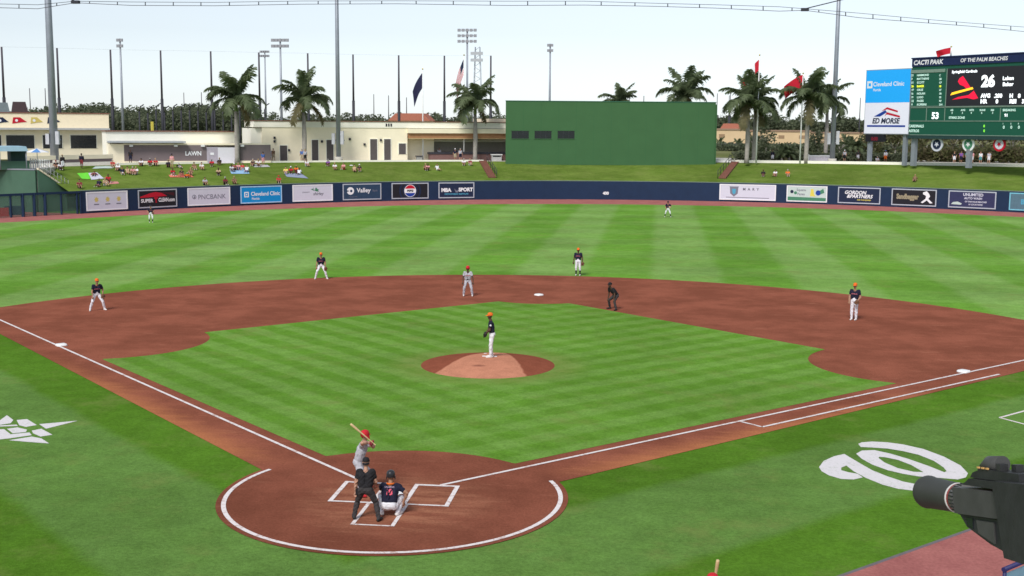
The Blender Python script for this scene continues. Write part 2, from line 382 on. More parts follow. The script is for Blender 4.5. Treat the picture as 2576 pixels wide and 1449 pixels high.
# infield grass: square between the base paths with the base cut-outs and the home and second-base arcs
c3 = (-17.6, 20.9, 4.35); c1 = (17.6, 20.9, 4.35); c2 = (.1, 39.2, 3.7); ch = (0, .1, 4.45)
IN = .52; D9 = 27.43
def inside(x, y):
    u, v = (x+y)*R2, (y-x)*R2
    if u < IN or v < IN or u > D9-IN or v > D9-IN: return False
    return all((x-c[0])**2+(y-c[1])**2 > c[2]**2 for c in (c1, c2, c3, ch))
gp = []
for i in range(720):
    a = 2*math.pi*i/720; lo, hi = 0., 30.
    for _ in range(30):
        mid = (lo+hi)/2
        if inside(mid*math.sin(a), 17.5+mid*math.cos(a)): lo = mid
        else: hi = mid
    gp.append((lo*math.sin(a), 17.5+lo*math.cos(a)))
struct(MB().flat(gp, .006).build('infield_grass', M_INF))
# mound
m = MB(); vs = [(0, 18.0, .0)]; NR, NA_ = 14, 72; vs = []
def mound_z(x, y):
    r = math.hypot(x, y-18.0); flat_ = max(abs(x)/.76, abs(y-18.7)/.45)
    z = .254*min(1, max(0, (2.743-r)/(2.743-.95))); return z+.008
for j in range(NR+1):
    for k in range(NA_):
        r = 2.743*j/NR; a = 2*math.pi*k/NA_; x, y = r*math.cos(a), 18.0+r*math.sin(a); vs.append((x, y, mound_z(x, y)))
m.add(vs, [(j*NA_+k, (j+1)*NA_+k, (j+1)*NA_+(k+1) % NA_, j*NA_+(k+1) % NA_) for j in range(NR) for k in range(NA_)], 0, True)
struct(m.build('pitchers_mound', mat_mound()))
# chalk lines
def strip(name, pts, w, z=.012, closed=False):
    m = MB(); P = [Vector((*p, 0)) for p in pts]; vs = []
    for i, p in enumerate(P):
        d = (P[min(i+1, len(P)-1)]-P[max(i-1, 0)]).normalized(); nn = Vector((-d.y, d.x, 0))
        vs += [p-nn*w/2, p+nn*w/2]
    m.add([(v.x, v.y, z) for v in vs], [(2*i, 2*i+2, 2*i+3, 2*i+1) for i in range(len(P)-1)]); return struct(m.build(name, M_CHALK))
for sd_ in (-1, 1): strip('foul_line', [on_line(sd_, 1.55 if sd_ > 0 else 1.9, -.05), on_line(sd_, 122, -.05)], .11)
strip('circle_line', arc(0, .1, 4.42, -205, 25, 90), .12)
lane = [on_line(1, 13.7, .0), on_line(1, 13.7, .93), on_line(1, 28.1, .93)]
strip('runner_lane_line', lane[:2], .11); strip('runner_lane_line', lane[1:], .11)
bx = lambda x, y: (x, y)
for sgn in (-1, 1):
    xi, xo, y0, y1 = .42*sgn, 1.54*sgn, -.65, 1.08
    lw = .12
    strip('batters_box_line', [(xi, y0-.055), (xi, y1+.055)], lw, .014); strip('batters_box_line', [(xo, y0-.055), (xo, y1+.055)], lw, .014)
    a, b = sorted((xi, xo)); strip('batters_box_line', [(a+.056, y1), (b-.056, y1)], lw, .013); strip('batters_box_line', [(a+.056, y0), (b-.056, y0)], .09, .013)
strip('catchers_box_line', [(-.5, -2.42), (-.5, -.72)], .1, .012); strip('catchers_box_line', [(.5, -2.42), (.5, -.72)], .1, .012); strip('catchers_box_line', [(-.44, -2.4), (.44, -2.4)], .07, .012)
# on-deck box on the right
q = [gz(2515, 1050), gz(2640, 1016), gz(2640, 1083)]
strip('on_deck_line', [q[0][:2], q[1][:2]], .1, -.006); strip('on_deck_line', [q[0][:2], q[2][:2]], .1, -.006)
# bases, plate, rubber
def bag(x, y, label):
    m = MB(); vs = []
    for z, h in ((.008, .225), (.055, .228), (.085, .2), (.09, .13)):
        for i in range(24):
            a = 2*math.pi*(i+.5)/24; c, s_ = math.cos(a), math.sin(a); k = h/max(abs(c), abs(s_))*(.985 if abs(abs(c)-abs(s_)) > .2 else .95)
            X, Y = c*k, s_*k; vs.append(((X-Y)*R2, (X+Y)*R2, z))
    m.add(vs, [(j*24+k, j*24+(k+1) % 24, (j+1)*24+(k+1) % 24, (j+1)*24+k) for j in range(3) for k in range(24)] + [tuple(range(72, 96))], 0, True)
    o = m.build('base', M_WHITE); o.location = (x, y, 0); tag(o, label, 'base', 'bases of the diamond')
bag(-19.2, 19.45, 'white canvas base beside the left foul line'); bag(19.2, 19.45, 'white canvas base beside the right foul line and the runner lane'); bag(.05, 38.9, 'white canvas base in the dirt behind the mound')
m = MB(); pl = [(-.216, .432), (.216, .432), (.216, .216), (0, 0), (-.216, .216)]
m.add([(*p, .02) for p in pl] + [(*p, 0) for p in pl], [(4, 3, 2, 1, 0)] + [(i, (i+1) % 5, 5+(i+1) % 5, 5+i) for i in range(5)]); tag(m.build('home_plate', M_WHITE), 'white five-sided home plate between the two batter boxes', 'home plate')
m = MB().bb(-.305, .305, 18.44, 18.59, .24, .275); tag(m.build('pitching_rubber', M_WHITE), 'white rubber slab on top of the clay mound', 'pitching rubber')
m = MB().sphere((-.35, 19.75, .1), .1, 0, 10, 6, (1.3, .9, .6)).sphere((-.02, 19.78, .1), .09, 0, 10, 6, (1.2, .9, .6)); o = m.build('rosin_bag', M_WHITE); tag(o, 'small white rosin bag and towel lying on the back of the mound', 'bag')

# painted logos on the grass, as stencilled shapes lying on the turf
def mat_paint():
    if 'field_paint' in MATS: return MATS['field_paint']
    g = NG('field_paint'); n = g.noise(9., 6, rough=.8); return g.done(g.mix(g.rng(g.op('ADD', n, g.op('MULTIPLY', g.noise(1.5, 4), .4)), .7, .95, 0, .55), (.68, .65, .67), (.2, .28, .14)), n, .5, .03)
def paint(pts, name='grass_logo', z=-.006):
    P = [gz(x, y)[:2] for x, y in pts]; return struct(MB().flat(P, z).build(name, mat_paint()))
k = 672/2174/1.19255; cx0, cy0 = 2400/1.19255, 1280/1.19255
def cr(pts): return [(cx0+x*k, cy0+y*k) for x, y in pts]
paint(cr([(430, 262), (330, 285), (230, 330), (185, 390), (210, 430), (280, 470), (400, 505), (520, 510), (610, 490), (560, 455), (470, 440), (400, 420), (400, 395), (450, 375), (520, 430), (640, 495), (800, 560), (950, 600), (1130, 622), (1300, 625), (1380, 610), (1330, 572), (1150, 560), (1000, 530), (850, 480), (700, 420), (560, 340)]))
_o = [(565, 165), (600, 150), (700, 142), (850, 150), (1000, 170), (1200, 215), (1400, 290), (1560, 375), (1630, 450), (1610, 490), (1530, 510), (1380, 497), (1230, 485), (1150, 480), (1000, 455), (850, 420), (700, 365), (600, 310), (545, 260), (600, 230), (720, 225), (880, 260), (1050, 310), (1250, 380), (1400, 440), (1425, 430), (1390, 390), (1300, 330), (1150, 270), (1000, 235), (850, 210), (700, 200), (590, 195)]
_h = [(770, 290), (830, 295), (950, 320), (1080, 370), (1200, 440), (1100, 435), (950, 400), (820, 345), (760, 300)]
struct(MB().flat([gz(*q)[:2] for q in cr(_o)], -.006, [[gz(*q)[:2] for q in cr(_h)]]).build('grass_logo', MATS['field_paint']))
k2 = 300/2174/1.19255
def sp(pts): return [(x*k2, 1200/1.19255+y*k2) for x, y in pts]
for pts in ([(-260, 420), (-60, 480), (150, 325), (290, 430), (230, 500), (-20, 540), (-260, 520)], [(360, 430), (590, 410), (800, 540), (560, 580), (420, 545)], [(850, 520), (1690, 445), (1000, 620)],
            [(-260, 580), (390, 560), (360, 530), (-260, 560)], [(150, 620), (380, 590), (590, 640), (560, 690), (280, 720)], [(690, 660), (900, 620), (1140, 750), (880, 790), (720, 720)],
            [(-260, 640), (90, 630), (230, 740), (640, 700), (690, 760), (200, 830), (-260, 880)], [(190, 870), (690, 790), (900, 830), (1070, 940), (600, 905)]): paint(sp(pts))

# ------------------------------------------------------------------ outfield wall with its signs
def wall_run(a0, a1, n, name, label, z0=0., h=HW, th=.25, m_=M_NAVY):
    m = MB(); A = [wall_pt(a0+(a1-a0)*i/n) for i in range(n+1)]; B = [wall_pt(a0+(a1-a0)*i/n, th) for i in range(n+1)]; N = n+1
    vs = [(*p, z0) for p in A]+[(*p, z0+h) for p in A]+[(*p, z0+h) for p in B]+[(*p, z0) for p in B]
    fs = []
    for i in range(n): fs += [(i, i+1, N+i+1, N+i), (N+i, N+i+1, 2*N+i+1, 2*N+i), (2*N+i, 2*N+i+1, 3*N+i+1, 3*N+i)]
    fs += [(0, N, 2*N, 3*N), (n, 3*N+n, 2*N+n, N+n)]
    m.add(vs, fs); o = m.build(name, m_); tag(o, label, 'wall'); return o
az_ad0 = wall_az(203)
ow = wall_run(az_ad0, 44.8, 90, 'outfield_wall', 'long curved navy padded wall round the outfield')
m = MB(); NN = 90; A = [wall_pt(az_ad0+(44.8-az_ad0)*i/NN, -.03) for i in range(NN+1)]; B = [wall_pt(az_ad0+(44.8-az_ad0)*i/NN, .3) for i in range(NN+1)]
N = NN+1; vs = [(*p, HW+.003) for p in A]+[(*p, HW+.07) for p in A]+[(*p, HW+.07) for p in B]+[(*p, HW+.003) for p in B]; fs = []
for i in range(NN): fs += [(i, i+1, N+i+1, N+i), (N+i, N+i+1, 2*N+i+1, 2*N+i), (2*N+i, 2*N+i+1, 3*N+i+1, 3*N+i), (3*N+i, 3*N+i+1, i+1, i)]
m.add(vs, fs); m.build('coping', mat('wall_coping', (.17, .23, .2), .6), ow)
def ad(x0, x1, label, ground_, frame=None, z0=.24, z1=2.3):
    """a flat sign hung on the padded wall; returns its root, width and height (local x right, z up)"""
    a0, a1 = wall_az(x0), wall_az(x1); F = Fr(wall_pt(a0, -.05), wall_pt(a1, -.05), z0); r = F.root('wall_sign', label, 'sign', 'signs along the outfield wall')
    MB().bb(0, F.L, -.01, .07, 0, z1-z0).build('sign_panel', ground_, r)
    if frame:
        t = .13; H = z1-z0; m = MB().bb(0, F.L, -.035, -.011, 0, t).bb(0, F.L, -.035, -.011, H-t, H).bb(0, t, -.035, -.011, t+.001, H-t-.001).bb(F.L-t, F.L, -.035, -.011, t+.001, H-t-.001); m.build('sign_frame', frame, r)
    return r, F.L, z1-z0
def shape(r, pts, m, y=-.014, name='graphic', th=.004): return MB().prism(pts, y-th, y).build(name, m, r)
def disc(cx, cz, R, n=24, a0=0, a1=360): return [(cx+R*math.cos(math.radians(a0+(a1-a0)*i/n)), cz+R*math.sin(math.radians(a0+(a1-a0)*i/n))) for i in range(n if a1-a0 == 360 else n+1)]
P_LAV = mat('pale_vinyl', (.62, .62, .72), .6, .03); P_BLACK = mat('black_vinyl', (.012, .012, .018), .6, .1); P_NAVY = mat('dark_navy_vinyl', S(26, 38, 66), .6, .05); P_BLUE = mat('bright_blue_vinyl', S(12, 140, 205), .6, .04)
P_WHITE = mat('white_vinyl', (.82, .82, .85), .6, .03); P_RED = mat('red_vinyl', S(190, 20, 45), .6, .05); P_GOLD = mat('gold_vinyl', S(205, 185, 105), .6, .05); P_GREY = mat('grey_vinyl', S(120, 120, 135), .6, .05); P_TEAL = mat('teal_vinyl', S(80, 160, 190), .6, .05)
P_GRN = mat('green_vinyl', S(70, 130, 100), .6, .05); P_TAN = mat('tan_vinyl', S(150, 140, 115), .6, .1); P_PALEG = mat('pale_green_vinyl', S(190, 205, 200), .6, .05); P_ROYAL = mat('royal_vinyl', S(25, 60, 150), .6, .05); P_YEL = mat('yellow_vinyl', S(220, 205, 90), .6, .05); P_DRED = mat('dark_red_vinyl', S(70, 25, 35), .6, .05); P_DGREY = mat('dark_grey_vinyl', S(80, 80, 95), .6, .05)
r, L, H = ad(217, 321, 'pale lavender sign with three gold emblems next to the bullpen fence', P_LAV, P_WHITE)
for i in range(3):
    c = L*(.24+.27*i); shape(r, [(c+.3*math.cos(t)*(1 if j % 2 else .55), H*.58+.34*math.sin(t)*(1 if j % 2 else .6)) for j, t in enumerate(np.linspace(0, 2*math.pi, 14, endpoint=False))], P_GOLD); shape(r, [(c-.3, H*.3), (c+.3, H*.3), (c+.3, H*.36), (c-.3, H*.36)], P_GREY)
r, L, H = ad(347, 445, 'black sign with red car roofline and white capital letters behind the left fielder', P_BLACK, M_SIGNFR)
shape(r, [(.25, H*.62), (L*.3, H*.8), (L*.45, H*.86), (L*.6, H*.8), (L*.75, H*.62), (L*.5, H*.6), (.3, H*.56)], P_RED); shape(r, [(L*.55, H*.84), (L*.68, H*.76), (L*.93, H*.62), (L*.93, H*.8)], P_DRED)
text(r, 'SUPER', L*.23, H*.4, H*.2, P_WHITE, -.02, L*.32, .03); text(r, 'T', L*.46, H*.42, H*.3, P_RED, -.02, None, .06); text(r, 'CLEAN.com', L*.73, H*.42, H*.22, P_WHITE, -.02, L*.42, .03)
r, L, H = ad(472, 579, 'pale lavender bank sign with thin grey serif letters', P_LAV, P_WHITE)
text(r, 'PNCBANK', L*.57, H*.48, H*.27, P_GREY, -.018, L*.7, .005); shape(r, disc(L*.15, H*.5, .26, 20), P_GREY); shape(r, disc(L*.15, H*.5, .18, 20), P_LAV, -.019); shape(r, [(L*.15-.12, H*.45), (L*.15+.08, H*.6), (L*.15+.1, H*.42)], P_GREY, -.024)
def clinic(r, L, H, cx, cz, sc_):
    shape(r, [(cx-.62*sc_, cz-.32*sc_), (cx-.02*sc_, cz-.32*sc_), (cx-.02*sc_, cz+.32*sc_), (cx-.62*sc_, cz+.32*sc_)], P_WHITE, -.016)
    shape(r, [(cx-.5*sc_, cz-.2*sc_), (cx-.14*sc_, cz-.2*sc_), (cx-.14*sc_, cz+.2*sc_), (cx-.5*sc_, cz+.2*sc_)], P_BLUE, -.022); shape(r, disc(cx-.32*sc_, cz, .09*sc_, 8), P_WHITE, -.028)
r, L, H = ad(605, 709, 'bright blue clinic sign with white square logo and lettering', P_BLUE, mat('sky_frame', S(170, 205, 235), .5))
clinic(r, L, H, L*.2, H*.52, 1.); text(r, 'Cleveland Clinic', L*.6, H*.55, H*.24, P_WHITE, -.018, L*.7, .02); text(r, 'Florida', L*.36, H*.27, H*.13, P_WHITE, -.018, None, .02)
r, L, H = ad(736, 837, 'pale lavender sign with grey-green palm frond over a dark word', P_LAV, P_WHITE)
text(r, 'pleasant', L*.33, H*.55, H*.13, P_GREY, -.018, L*.28); text(r, 'shirley', L*.64, H*.42, H*.24, P_DGREY, -.018, L*.34, .01, .2)
for a in (150, 115, 60, 20, -10): c, s_ = math.cos(math.radians(a)), math.sin(math.radians(a)); shape(r, [(L*.55, H*.62), (L*.55+.3*c-.08*s_, H*.64+.3*s_+.1), (L*.55+.62*c, H*.62+.42*s_), (L*.55+.3*c+.05*s_, H*.6+.2*s_)], P_GRN, -.014-.001*(a % 7))
r, L, H = ad(862, 959, 'dark teal-navy bank sign with white split-circle mark and large white word', mat('slate_vinyl', S(44, 66, 92), .6), M_SIGNFR)
shape(r, disc(L*.2, H*.56, .48, 24), P_WHITE); shape(r, [(L*.2-.5, H*.56+.12), (L*.2-.14, H*.56), (L*.2-.5, H*.56-.12)], MATS['slate_vinyl'], -.02); shape(r, disc(L*.2+.1, H*.56, .17, 14), MATS['slate_vinyl'], -.02)
text(r, 'Valley', L*.54, H*.55, H*.36, P_WHITE, -.018, L*.42, .02); text(r, 'Bank', L*.84, H*.56, H*.12, P_GREY, -.018); text(r, 'Member FDIC', L*.27, H*.2, H*.07, P_GREY, -.018)
r, L, H = ad(985, 1078, 'black soft-drink sign with round red white and blue globe', P_BLACK, M_SIGNFR)
for R_, mm in ((1.5, P_NAVY), (1.25, P_BLACK), (1.05, P_NAVY)):
    shape(r, [(min(max(x, .16), L-.16), min(max(z, .16), H-.16)) for x, z in disc(L/2, H/2, R_, 32)], mm, -.012-.002*(1.6-R_)*5, th=.002)
shape(r, disc(L/2, H/2, .8, 32), P_WHITE, -.02); shape(r, disc(L/2, H/2, .74, 24, 22, 158), P_RED, -.026); shape(r, disc(L/2, H/2, .74, 24, 202, 338), P_ROYAL, -.026); text(r, 'PEPSI', L/2, H*.5, H*.15, P_BLACK, -.03, 1.2, .05)
r, L, H = ad(1103, 1193, 'navy sport sign with white capitals over a teal text line', P_NAVY, M_SIGNFR)
text(r, 'MBA', L*.22, H*.52, H*.25, P_WHITE, -.018, L*.3, .05); text(r, 'SPORT', L*.76, H*.54, H*.25, P_WHITE, -.018, L*.4, .05); shape(r, [(L*.44, H*.62), (L*.48, H*.36), (L*.54, H*.36), (L*.58, H*.62), (L*.53, H*.48), (L*.49, H*.48)], P_GREY); text(r, 'ORTHOPAEDIC INSTITUTE', L*.5, H*.26, H*.1, P_TEAL, -.018, L*.8, .03)
r, L, H = ad(1810, 1952, 'wide pale sign with grey shield and spaced letters by the red stair path', P_LAV, P_WHITE)
cx, cz = L*.26, H*.56; shape(r, [(cx-.62, cz+.62), (cx+.62, cz+.62), (cx+.55, cz+.45), (cx+.5, cz-.3), (cx, cz-.72), (cx-.5, cz-.3), (cx-.55, cz+.45)], P_GREY); shape(r, [(cx-.25, cz+.3), (cx+.25, cz+.3), (cx+.2, cz-.25), (cx, cz-.42), (cx-.2, cz-.25)], P_TEAL, -.02)
text(r, 'M  A  R  Y', L*.56, H*.7, H*.17, P_DGREY, -.018, L*.34, .02); shape(r, [(L*.12, H*.15), (L*.88, H*.13), (L*.88, H*.17), (L*.12, H*.19)], P_GREY)
r, L, H = ad(1979, 2081, 'pale green sign with yellow figure and blue and green blots', P_PALEG, P_WHITE)
text(r, 'Square', L*.36, H*.72, H*.2, P_GREY, -.018, L*.34, .02); text(r, 'Pages', L*.36, H*.46, H*.2, P_GREY, -.018, L*.34, .02); shape(r, [(.14, .14), (L-.14, .14), (L-.14, H*.27), (.14, H*.3)], P_GRN); shape(r, disc(L*.13, H*.62, .22, 12), P_NAVY); shape(r, disc(L*.22, H*.55, .2, 12), P_GRN, -.019)
shape(r, [(L*.6, H*.82), (L*.66, H*.8), (L*.68, H*.5), (L*.72, H*.35), (L*.58, H*.36)], P_YEL); shape(r, disc(L*.78, H*.58, .34, 14), P_ROYAL); shape(r, [(L*.84, H*.5), (L*.93, H*.6), (L*.9, H*.85), (L*.82, H*.72)], P_GRN, -.022)
r, L, H = ad(2108, 2215, 'navy law firm sign with two rows of slanted white capitals', P_NAVY, M_SIGNFR)
text(r, 'GORDON', L*.42, H*.68, H*.22, P_WHITE, -.018, L*.62, .03, .25); text(r, '&PARTNERS', L*.52, H*.45, H*.22, P_WHITE, -.018, L*.78, .03, .25); text(r, 'FOR THE INJURED', L*.62, H*.22, H*.1, P_YEL, -.018, L*.6, .03, .2)
r, L, H = ad(2243, 2356, 'black sign with tan lettering and a leaping white figure', P_BLACK, M_SIGNFR)
text(r, 'Sandbagger', L*.36, H*.5, H*.42, P_TAN, -.018, L*.5, .06); shape(r, [(L*.7, H*.82), (L*.78, H*.9), (L*.83, H*.76), (L*.86, H*.6), (L*.82, H*.45), (L*.92, H*.2), (L*.86, H*.18), (L*.79, H*.36), (L*.7, H*.18), (L*.66, H*.22), (L*.76, H*.45), (L*.77, H*.62), (L*.7, H*.72)], P_WHITE)
r, L, H = ad(2386, 2506, 'purple-navy car wash sign with four rows of pale letters', mat('plum_vinyl', S(50, 52, 88), .6), M_SIGNFR)
for i, (t, zz, hh, ww) in enumerate((('UNLIMITED', .79, .17, .74), ('AUTO WASH', .58, .13, .6), ('OF THE PALM BEACHES', .38, .09, .6), ('10 LOCATIONS', .22, .09, .5))): text(r, t, L*(.52+.03*(i > 1)*2), H*zz, H*hh, P_LAV, -.018, L*ww, .03)
shape(r, [(L*.06, H*.2), (L*.1, H*.32), (L*.2, H*.36), (L*.29, H*.26), (L*.27, H*.18)], P_PALEG)
r, L, H = ad(2539, 2660, 'slate sign with bright teal letters at the end of the wall', mat('slate2_vinyl', S(85, 115, 130), .6), mat('aqua_frame', S(120, 190, 210), .5))
text(r, 'BEACHES', L*.55, H*.5, H*.3, P_TEAL, -.018, L*.7, .04)
a4 = wall_az(1524); F = Fr(wall_pt(a4-.4, -.02), wall_pt(a4+.4, -.02), 0); r = F.root('distance_marker', 'small white number 400 on the bare navy wall below the green backdrop', 'marker'); text(r, '400', F.L/2, hgt(wall_pt(a4), 1524, 486), .42, P_WHITE, -.02, None, .05, name='numeral')

# lawn (built as a grid between the wall and the concourse), its left edge on the side wall
m = MB(); n1, n2 = 110, 6; vs = []
for j in range(n2+1):
    t = j/n2; aL = AZL0+(AZL1-AZL0)*t
    for i in range(n1+1):
        a = aL+(AZ_R-aL)*i/n1; r0, r1 = wall_R(a)+.24, top_R(a); rr = r0+(r1-r0)*t
        vs.append((rr*math.sin(math.radians(a)), rr*math.cos(math.radians(a)), ZW+(ZC-ZW)*t))
m.add(vs, [(j*(n1+1)+i, j*(n1+1)+i+1, (j+1)*(n1+1)+i+1, (j+1)*(n1+1)+i) for j in range(n2) for i in range(n1)], 0, True); struct(m.build('lawn', M_LAWN))
# kerb wall along the top of the lawn
def kerb(p0, p1, h, label):
    a0, a1 = (math.degrees(math.atan2(*gz(x, 409, ZC)[:2])) for x in (p0, p1)); m = MB(); n = 24
    A = [top_pt(a0+(a1-a0)*i/n, .05) for i in range(n+1)]; B = [top_pt(a0+(a1-a0)*i/n, .4) for i in range(n+1)]; N = n+1
    vs = [(*p, ZC-.3) for p in A]+[(*p, ZC+h) for p in A]+[(*p, ZC+h) for p in B]+[(*p, ZC-.3) for p in B]; fs = []
    for i in range(n): fs += [(i, i+1, N+i+1, N+i), (N+i, N+i+1, 2*N+i+1, 2*N+i), (2*N+i, 2*N+i+1, 3*N+i+1, 3*N+i)]
    fs += [(0, N, 2*N, 3*N), (n, 3*N+n, 2*N+n, N+n)]; m.add(vs, fs); tag(m.build('kerb_wall', M_CREAMW), label, 'kerb')
kerb(1850, 2700, .38, 'long low cream wall on top of the lawn under the scoreboard'); kerb(640, 1215, .22, 'low cream kerb between the lawn and the building with doors'); kerb(290, 520, .25, 'low cream kerb in front of the taupe wall')
# red stair paths cut into the lawn, each with dark rails
def path(pa, pb, wpx, label, side):
    (xa, ya), (xb, yb) = pa, pb; m = MB(); r = None; N = 14
    Q = [Vector(on_lawn(xa+(xb-xa)*i/N, ya+(yb-ya)*i/N)) for i in range(N+1)]
    r = thing('stair_path', label, 'path', tuple(Q[0]))
    base = Q[0]; d = (Q[-1]-Q[0]); d.z = 0; d.normalize(); nn = Vector((d.y, -d.x, 0)); Lh = Vector((Q[-1]-Q[0])).length
    steps = 13
    for i in range(steps):
        c = base.lerp(Q[-1], (i+.5)/steps) - base
        MB().box(c+Vector((0, 0, .1)), (wpx, Lh/steps*1.02, .24), 0, (nn, d, Vector((0, 0, 1)))).build('step', M_BRICK, r)
    m = MB(); off = nn*(wpx/2+.12)*side
    for i in range(6):
        c = base.lerp(Q[-1], i/5)-base+off; m.tube([c, c+Vector((0, 0, 1.15))], .035, 6)
    for hz in (.55, 1.1): m.tube([off+Vector((0, 0, hz)), Q[-1]-base+off+Vector((0, 0, hz))], .035, 6)
    m.build('handrail', M_BLACKP, r)
path((1238, 448), (1214, 407), 1.0, 'red brick stair path beside the left edge of the green backdrop', 1); path((1817, 450), (1850, 409), 1.0, 'red brick stair path beside the right edge of the green backdrop', -1)

# ------------------------------------------------------------------ bullpen on the left
m = MB(); s0, s1 = SIDE0, SIDE1
dv = Vector((s1[0]-s0[0], s1[1]-s0[1], 0)).normalized(); nv = Vector((dv.y, -dv.x, 0))
ww = thing('bullpen_side_wall', 'dark green sloping wall with cream coping at the end of the lawn', 'wall', (s0[0], s0[1], 0))
dl = Vector((s1[0]-s0[0], s1[1]-s0[1], 0)); t_ = -nv*.3
m = MB(); vs = [Vector((0, 0, 0)), dl, dl+Vector((0, 0, ZC)), Vector((0, 0, HW))]; vs += [v+t_ for v in vs]
m.add(vs, [(0, 1, 2, 3), (7, 6, 5, 4), (3, 2, 6, 7), (0, 3, 7, 4), (1, 5, 6, 2)]).build('wall_face', M_DGREEN, ww)
m = MB(); a = nv*.08; b = t_-nv*.08; z = Vector((0, 0, .02)); zz = Vector((0, 0, .22)); e0, e1 = Vector((0, 0, HW)), dl+Vector((0, 0, ZC))
vs = [e0+a+z, e1+a+z, e1+b+z, e0+b+z, e0+a+zz, e1+a+zz, e1+b+zz, e0+b+zz]; m.add(vs, [(4, 5, 6, 7), (0, 1, 5, 4), (2, 3, 7, 6), (0, 4, 7, 3), (1, 2, 6, 5)]).build('coping', M_CREAM, ww)
m = MB()
for i in range(9):
    c = e0.lerp(e1, i/8)+t_*2.5; m.tube([c, c+Vector((0, 0, 1.0))], .03, 6)
for hz in (.5, 1.): m.tube([e0+t_*2.5+Vector((0, 0, hz)), e1+t_*2.5+Vector((0, 0, hz))], .03, 6)
m.build('railing', mat('grey_rail', (.32, .34, .33), .5), ww)
P73 = gz(73, 426, ZC)
bw = MB().bb(-60, 0, 0, .3, 0, ZC-.02).bb(-60, 0, -.06, .36, ZC-.018, ZC+.12, 1); o = bw.build('bullpen_back_wall', [M_DGREEN, M_STEEL]); o.location = (SIDE1[0]-.05, SIDE1[1]-.35, 0); o.rotation_euler = (0, 0, math.radians(-4)); tag(o, 'tall dark green wall behind the bullpen fence', 'wall')
struct(MB().flat([(wall_pt(-48, .3)), *[wall_pt(-48+(az_ad0+48)*i/10, .3) for i in range(1, 11)], (SIDE1[0], SIDE1[1]-.4), (SIDE1[0]-50, SIDE1[1]+2)], -.003).build('bullpen_dirt', M_TRACK))
# fence panels: posts and green windscreen
fr = thing('bullpen_fence', 'navy framed fence with green see-through screens in front of the bullpen', 'fence', (*wall_pt(az_ad0), 0)); fo = Vector((*wall_pt(az_ad0), 0))
M_SCREEN = mat('windscreen_mesh', (.08, .15, .12), .8, .1, 2., alpha=.38)
posts = [203, 194, 154, 113, 86, 57, 27, -12, -50, -95]
for i, px in enumerate(posts):
    p = Vector((*wall_pt(wall_az(px)), 0))-fo; wd = .3 if px in (57, 86, 113) else .14
    MB().bb(p.x-wd/2, p.x+wd/2, p.y-.09, p.y+.09, 0, HW).build('post', M_NAVY, fr)
    if i:
        q = Vector((*wall_pt(wall_az(posts[i-1])), 0))-fo
        MB().add([p+Vector((0, .03, .05)), q+Vector((0, .03, .05)), q+Vector((0, .03, HW-.05)), p+Vector((0, .03, HW-.05)), p+Vector((0, .05, .05)), q+Vector((0, .05, .05)), q+Vector((0, .05, HW-.05)), p+Vector((0, .05, HW-.05))], [(0, 1, 2, 3), (7, 6, 5, 4)]).build('screen', M_SCREEN, fr)
m = MB()
for i in range(len(posts)-1):
    p, q = (Vector((*wall_pt(wall_az(posts[i+j])), 0))-fo for j in (0, 1)); ax = ((q-p).normalized(), Vector((0, 0, 1)).cross((q-p).normalized()), Vector((0, 0, 1)))
    m.box((p+q)/2+Vector((0, -.1, HW-.1)), ((q-p).length, .1, .24), 0, ax)
m.build('top_rail', M_NAVY, fr)
p = gz(38, 541); o = MB().bb(-1.0, 1.0, 0, .35, 0, .95).build('low_pad', M_NAVY); o.location = (p[0], p[1], 0); o.rotation_euler.z = math.radians(38); tag(o, 'low navy pad standing at the foot of the bullpen fence', 'pad')
p = gz(2, 545); o = MB().bb(-.7, .8, 0, .35, 0, .9).build('low_pad', P_RED); o.location = (p[0], p[1], 0); o.rotation_euler.z = math.radians(38); tag(o, 'low red pad beside the navy pad at the bullpen fence', 'pad')

# ------------------------------------------------------------------ buildings on the concourse
def opening(r, F, x0, x1, y0, y1, m_, name='window', fr_=None, dep=.0, zmin=None):
    (a, t), (b, u) = F.px(x0, y0), F.px(x1, y1); zb = u if zmin is None else zmin
    o = MB().bb(a, b, -.05, .02, zb, t).build(name, m_, r)
    if fr_:
        w_ = .1; MB().bb(a-w_, b+w_, -.09, .0, t+.002, t+w_).bb(a-w_, a-.002, -.09, .0, zb, t).bb(b+.002, b+w_, -.09, .0, zb, t).build('frame', fr_, o)
    return o
# pavilion at far left
F = Fr(gz(-220, 402, ZC), gz(271, 399, ZC), ZC); r = F.root('pavilion', 'two-tier cream pavilion with pennant emblems above its dark windows', 'building')
L = F.px(268, 390)[0]; zt = F.px(150, 286)[1]; zb = F.px(150, 324)[1]
MB().bb(0, L, 0, 12, 0, zb).build('wall', M_CREAM, r); MB().bb(-.1, F.px(272, 300)[0], -.6, 12.2, zb+.12, zt).build('parapet', mat('warm_parapet', (.92, .8, .58), .85, .04), r)
MB().bb(-.3, L+.4, -1.5, 12.3, zb-.15, zb+.118).build('eave', mat('eave_grey', (.45, .46, .46), .6), r); MB().bb(-.2, F.px(272, 300)[0]+.1, -.7, 12.3, zt+.002, zt+.14).build('roof_edge', mat('brown_trim', (.22, .1, .07), .7), r)
for (x0, x1) in ((-80, 4), (15, 87), (107, 157), (177, 243)): opening(r, F, x0, x1, 340, 373, M_DARK, 'window', M_CREAMW)
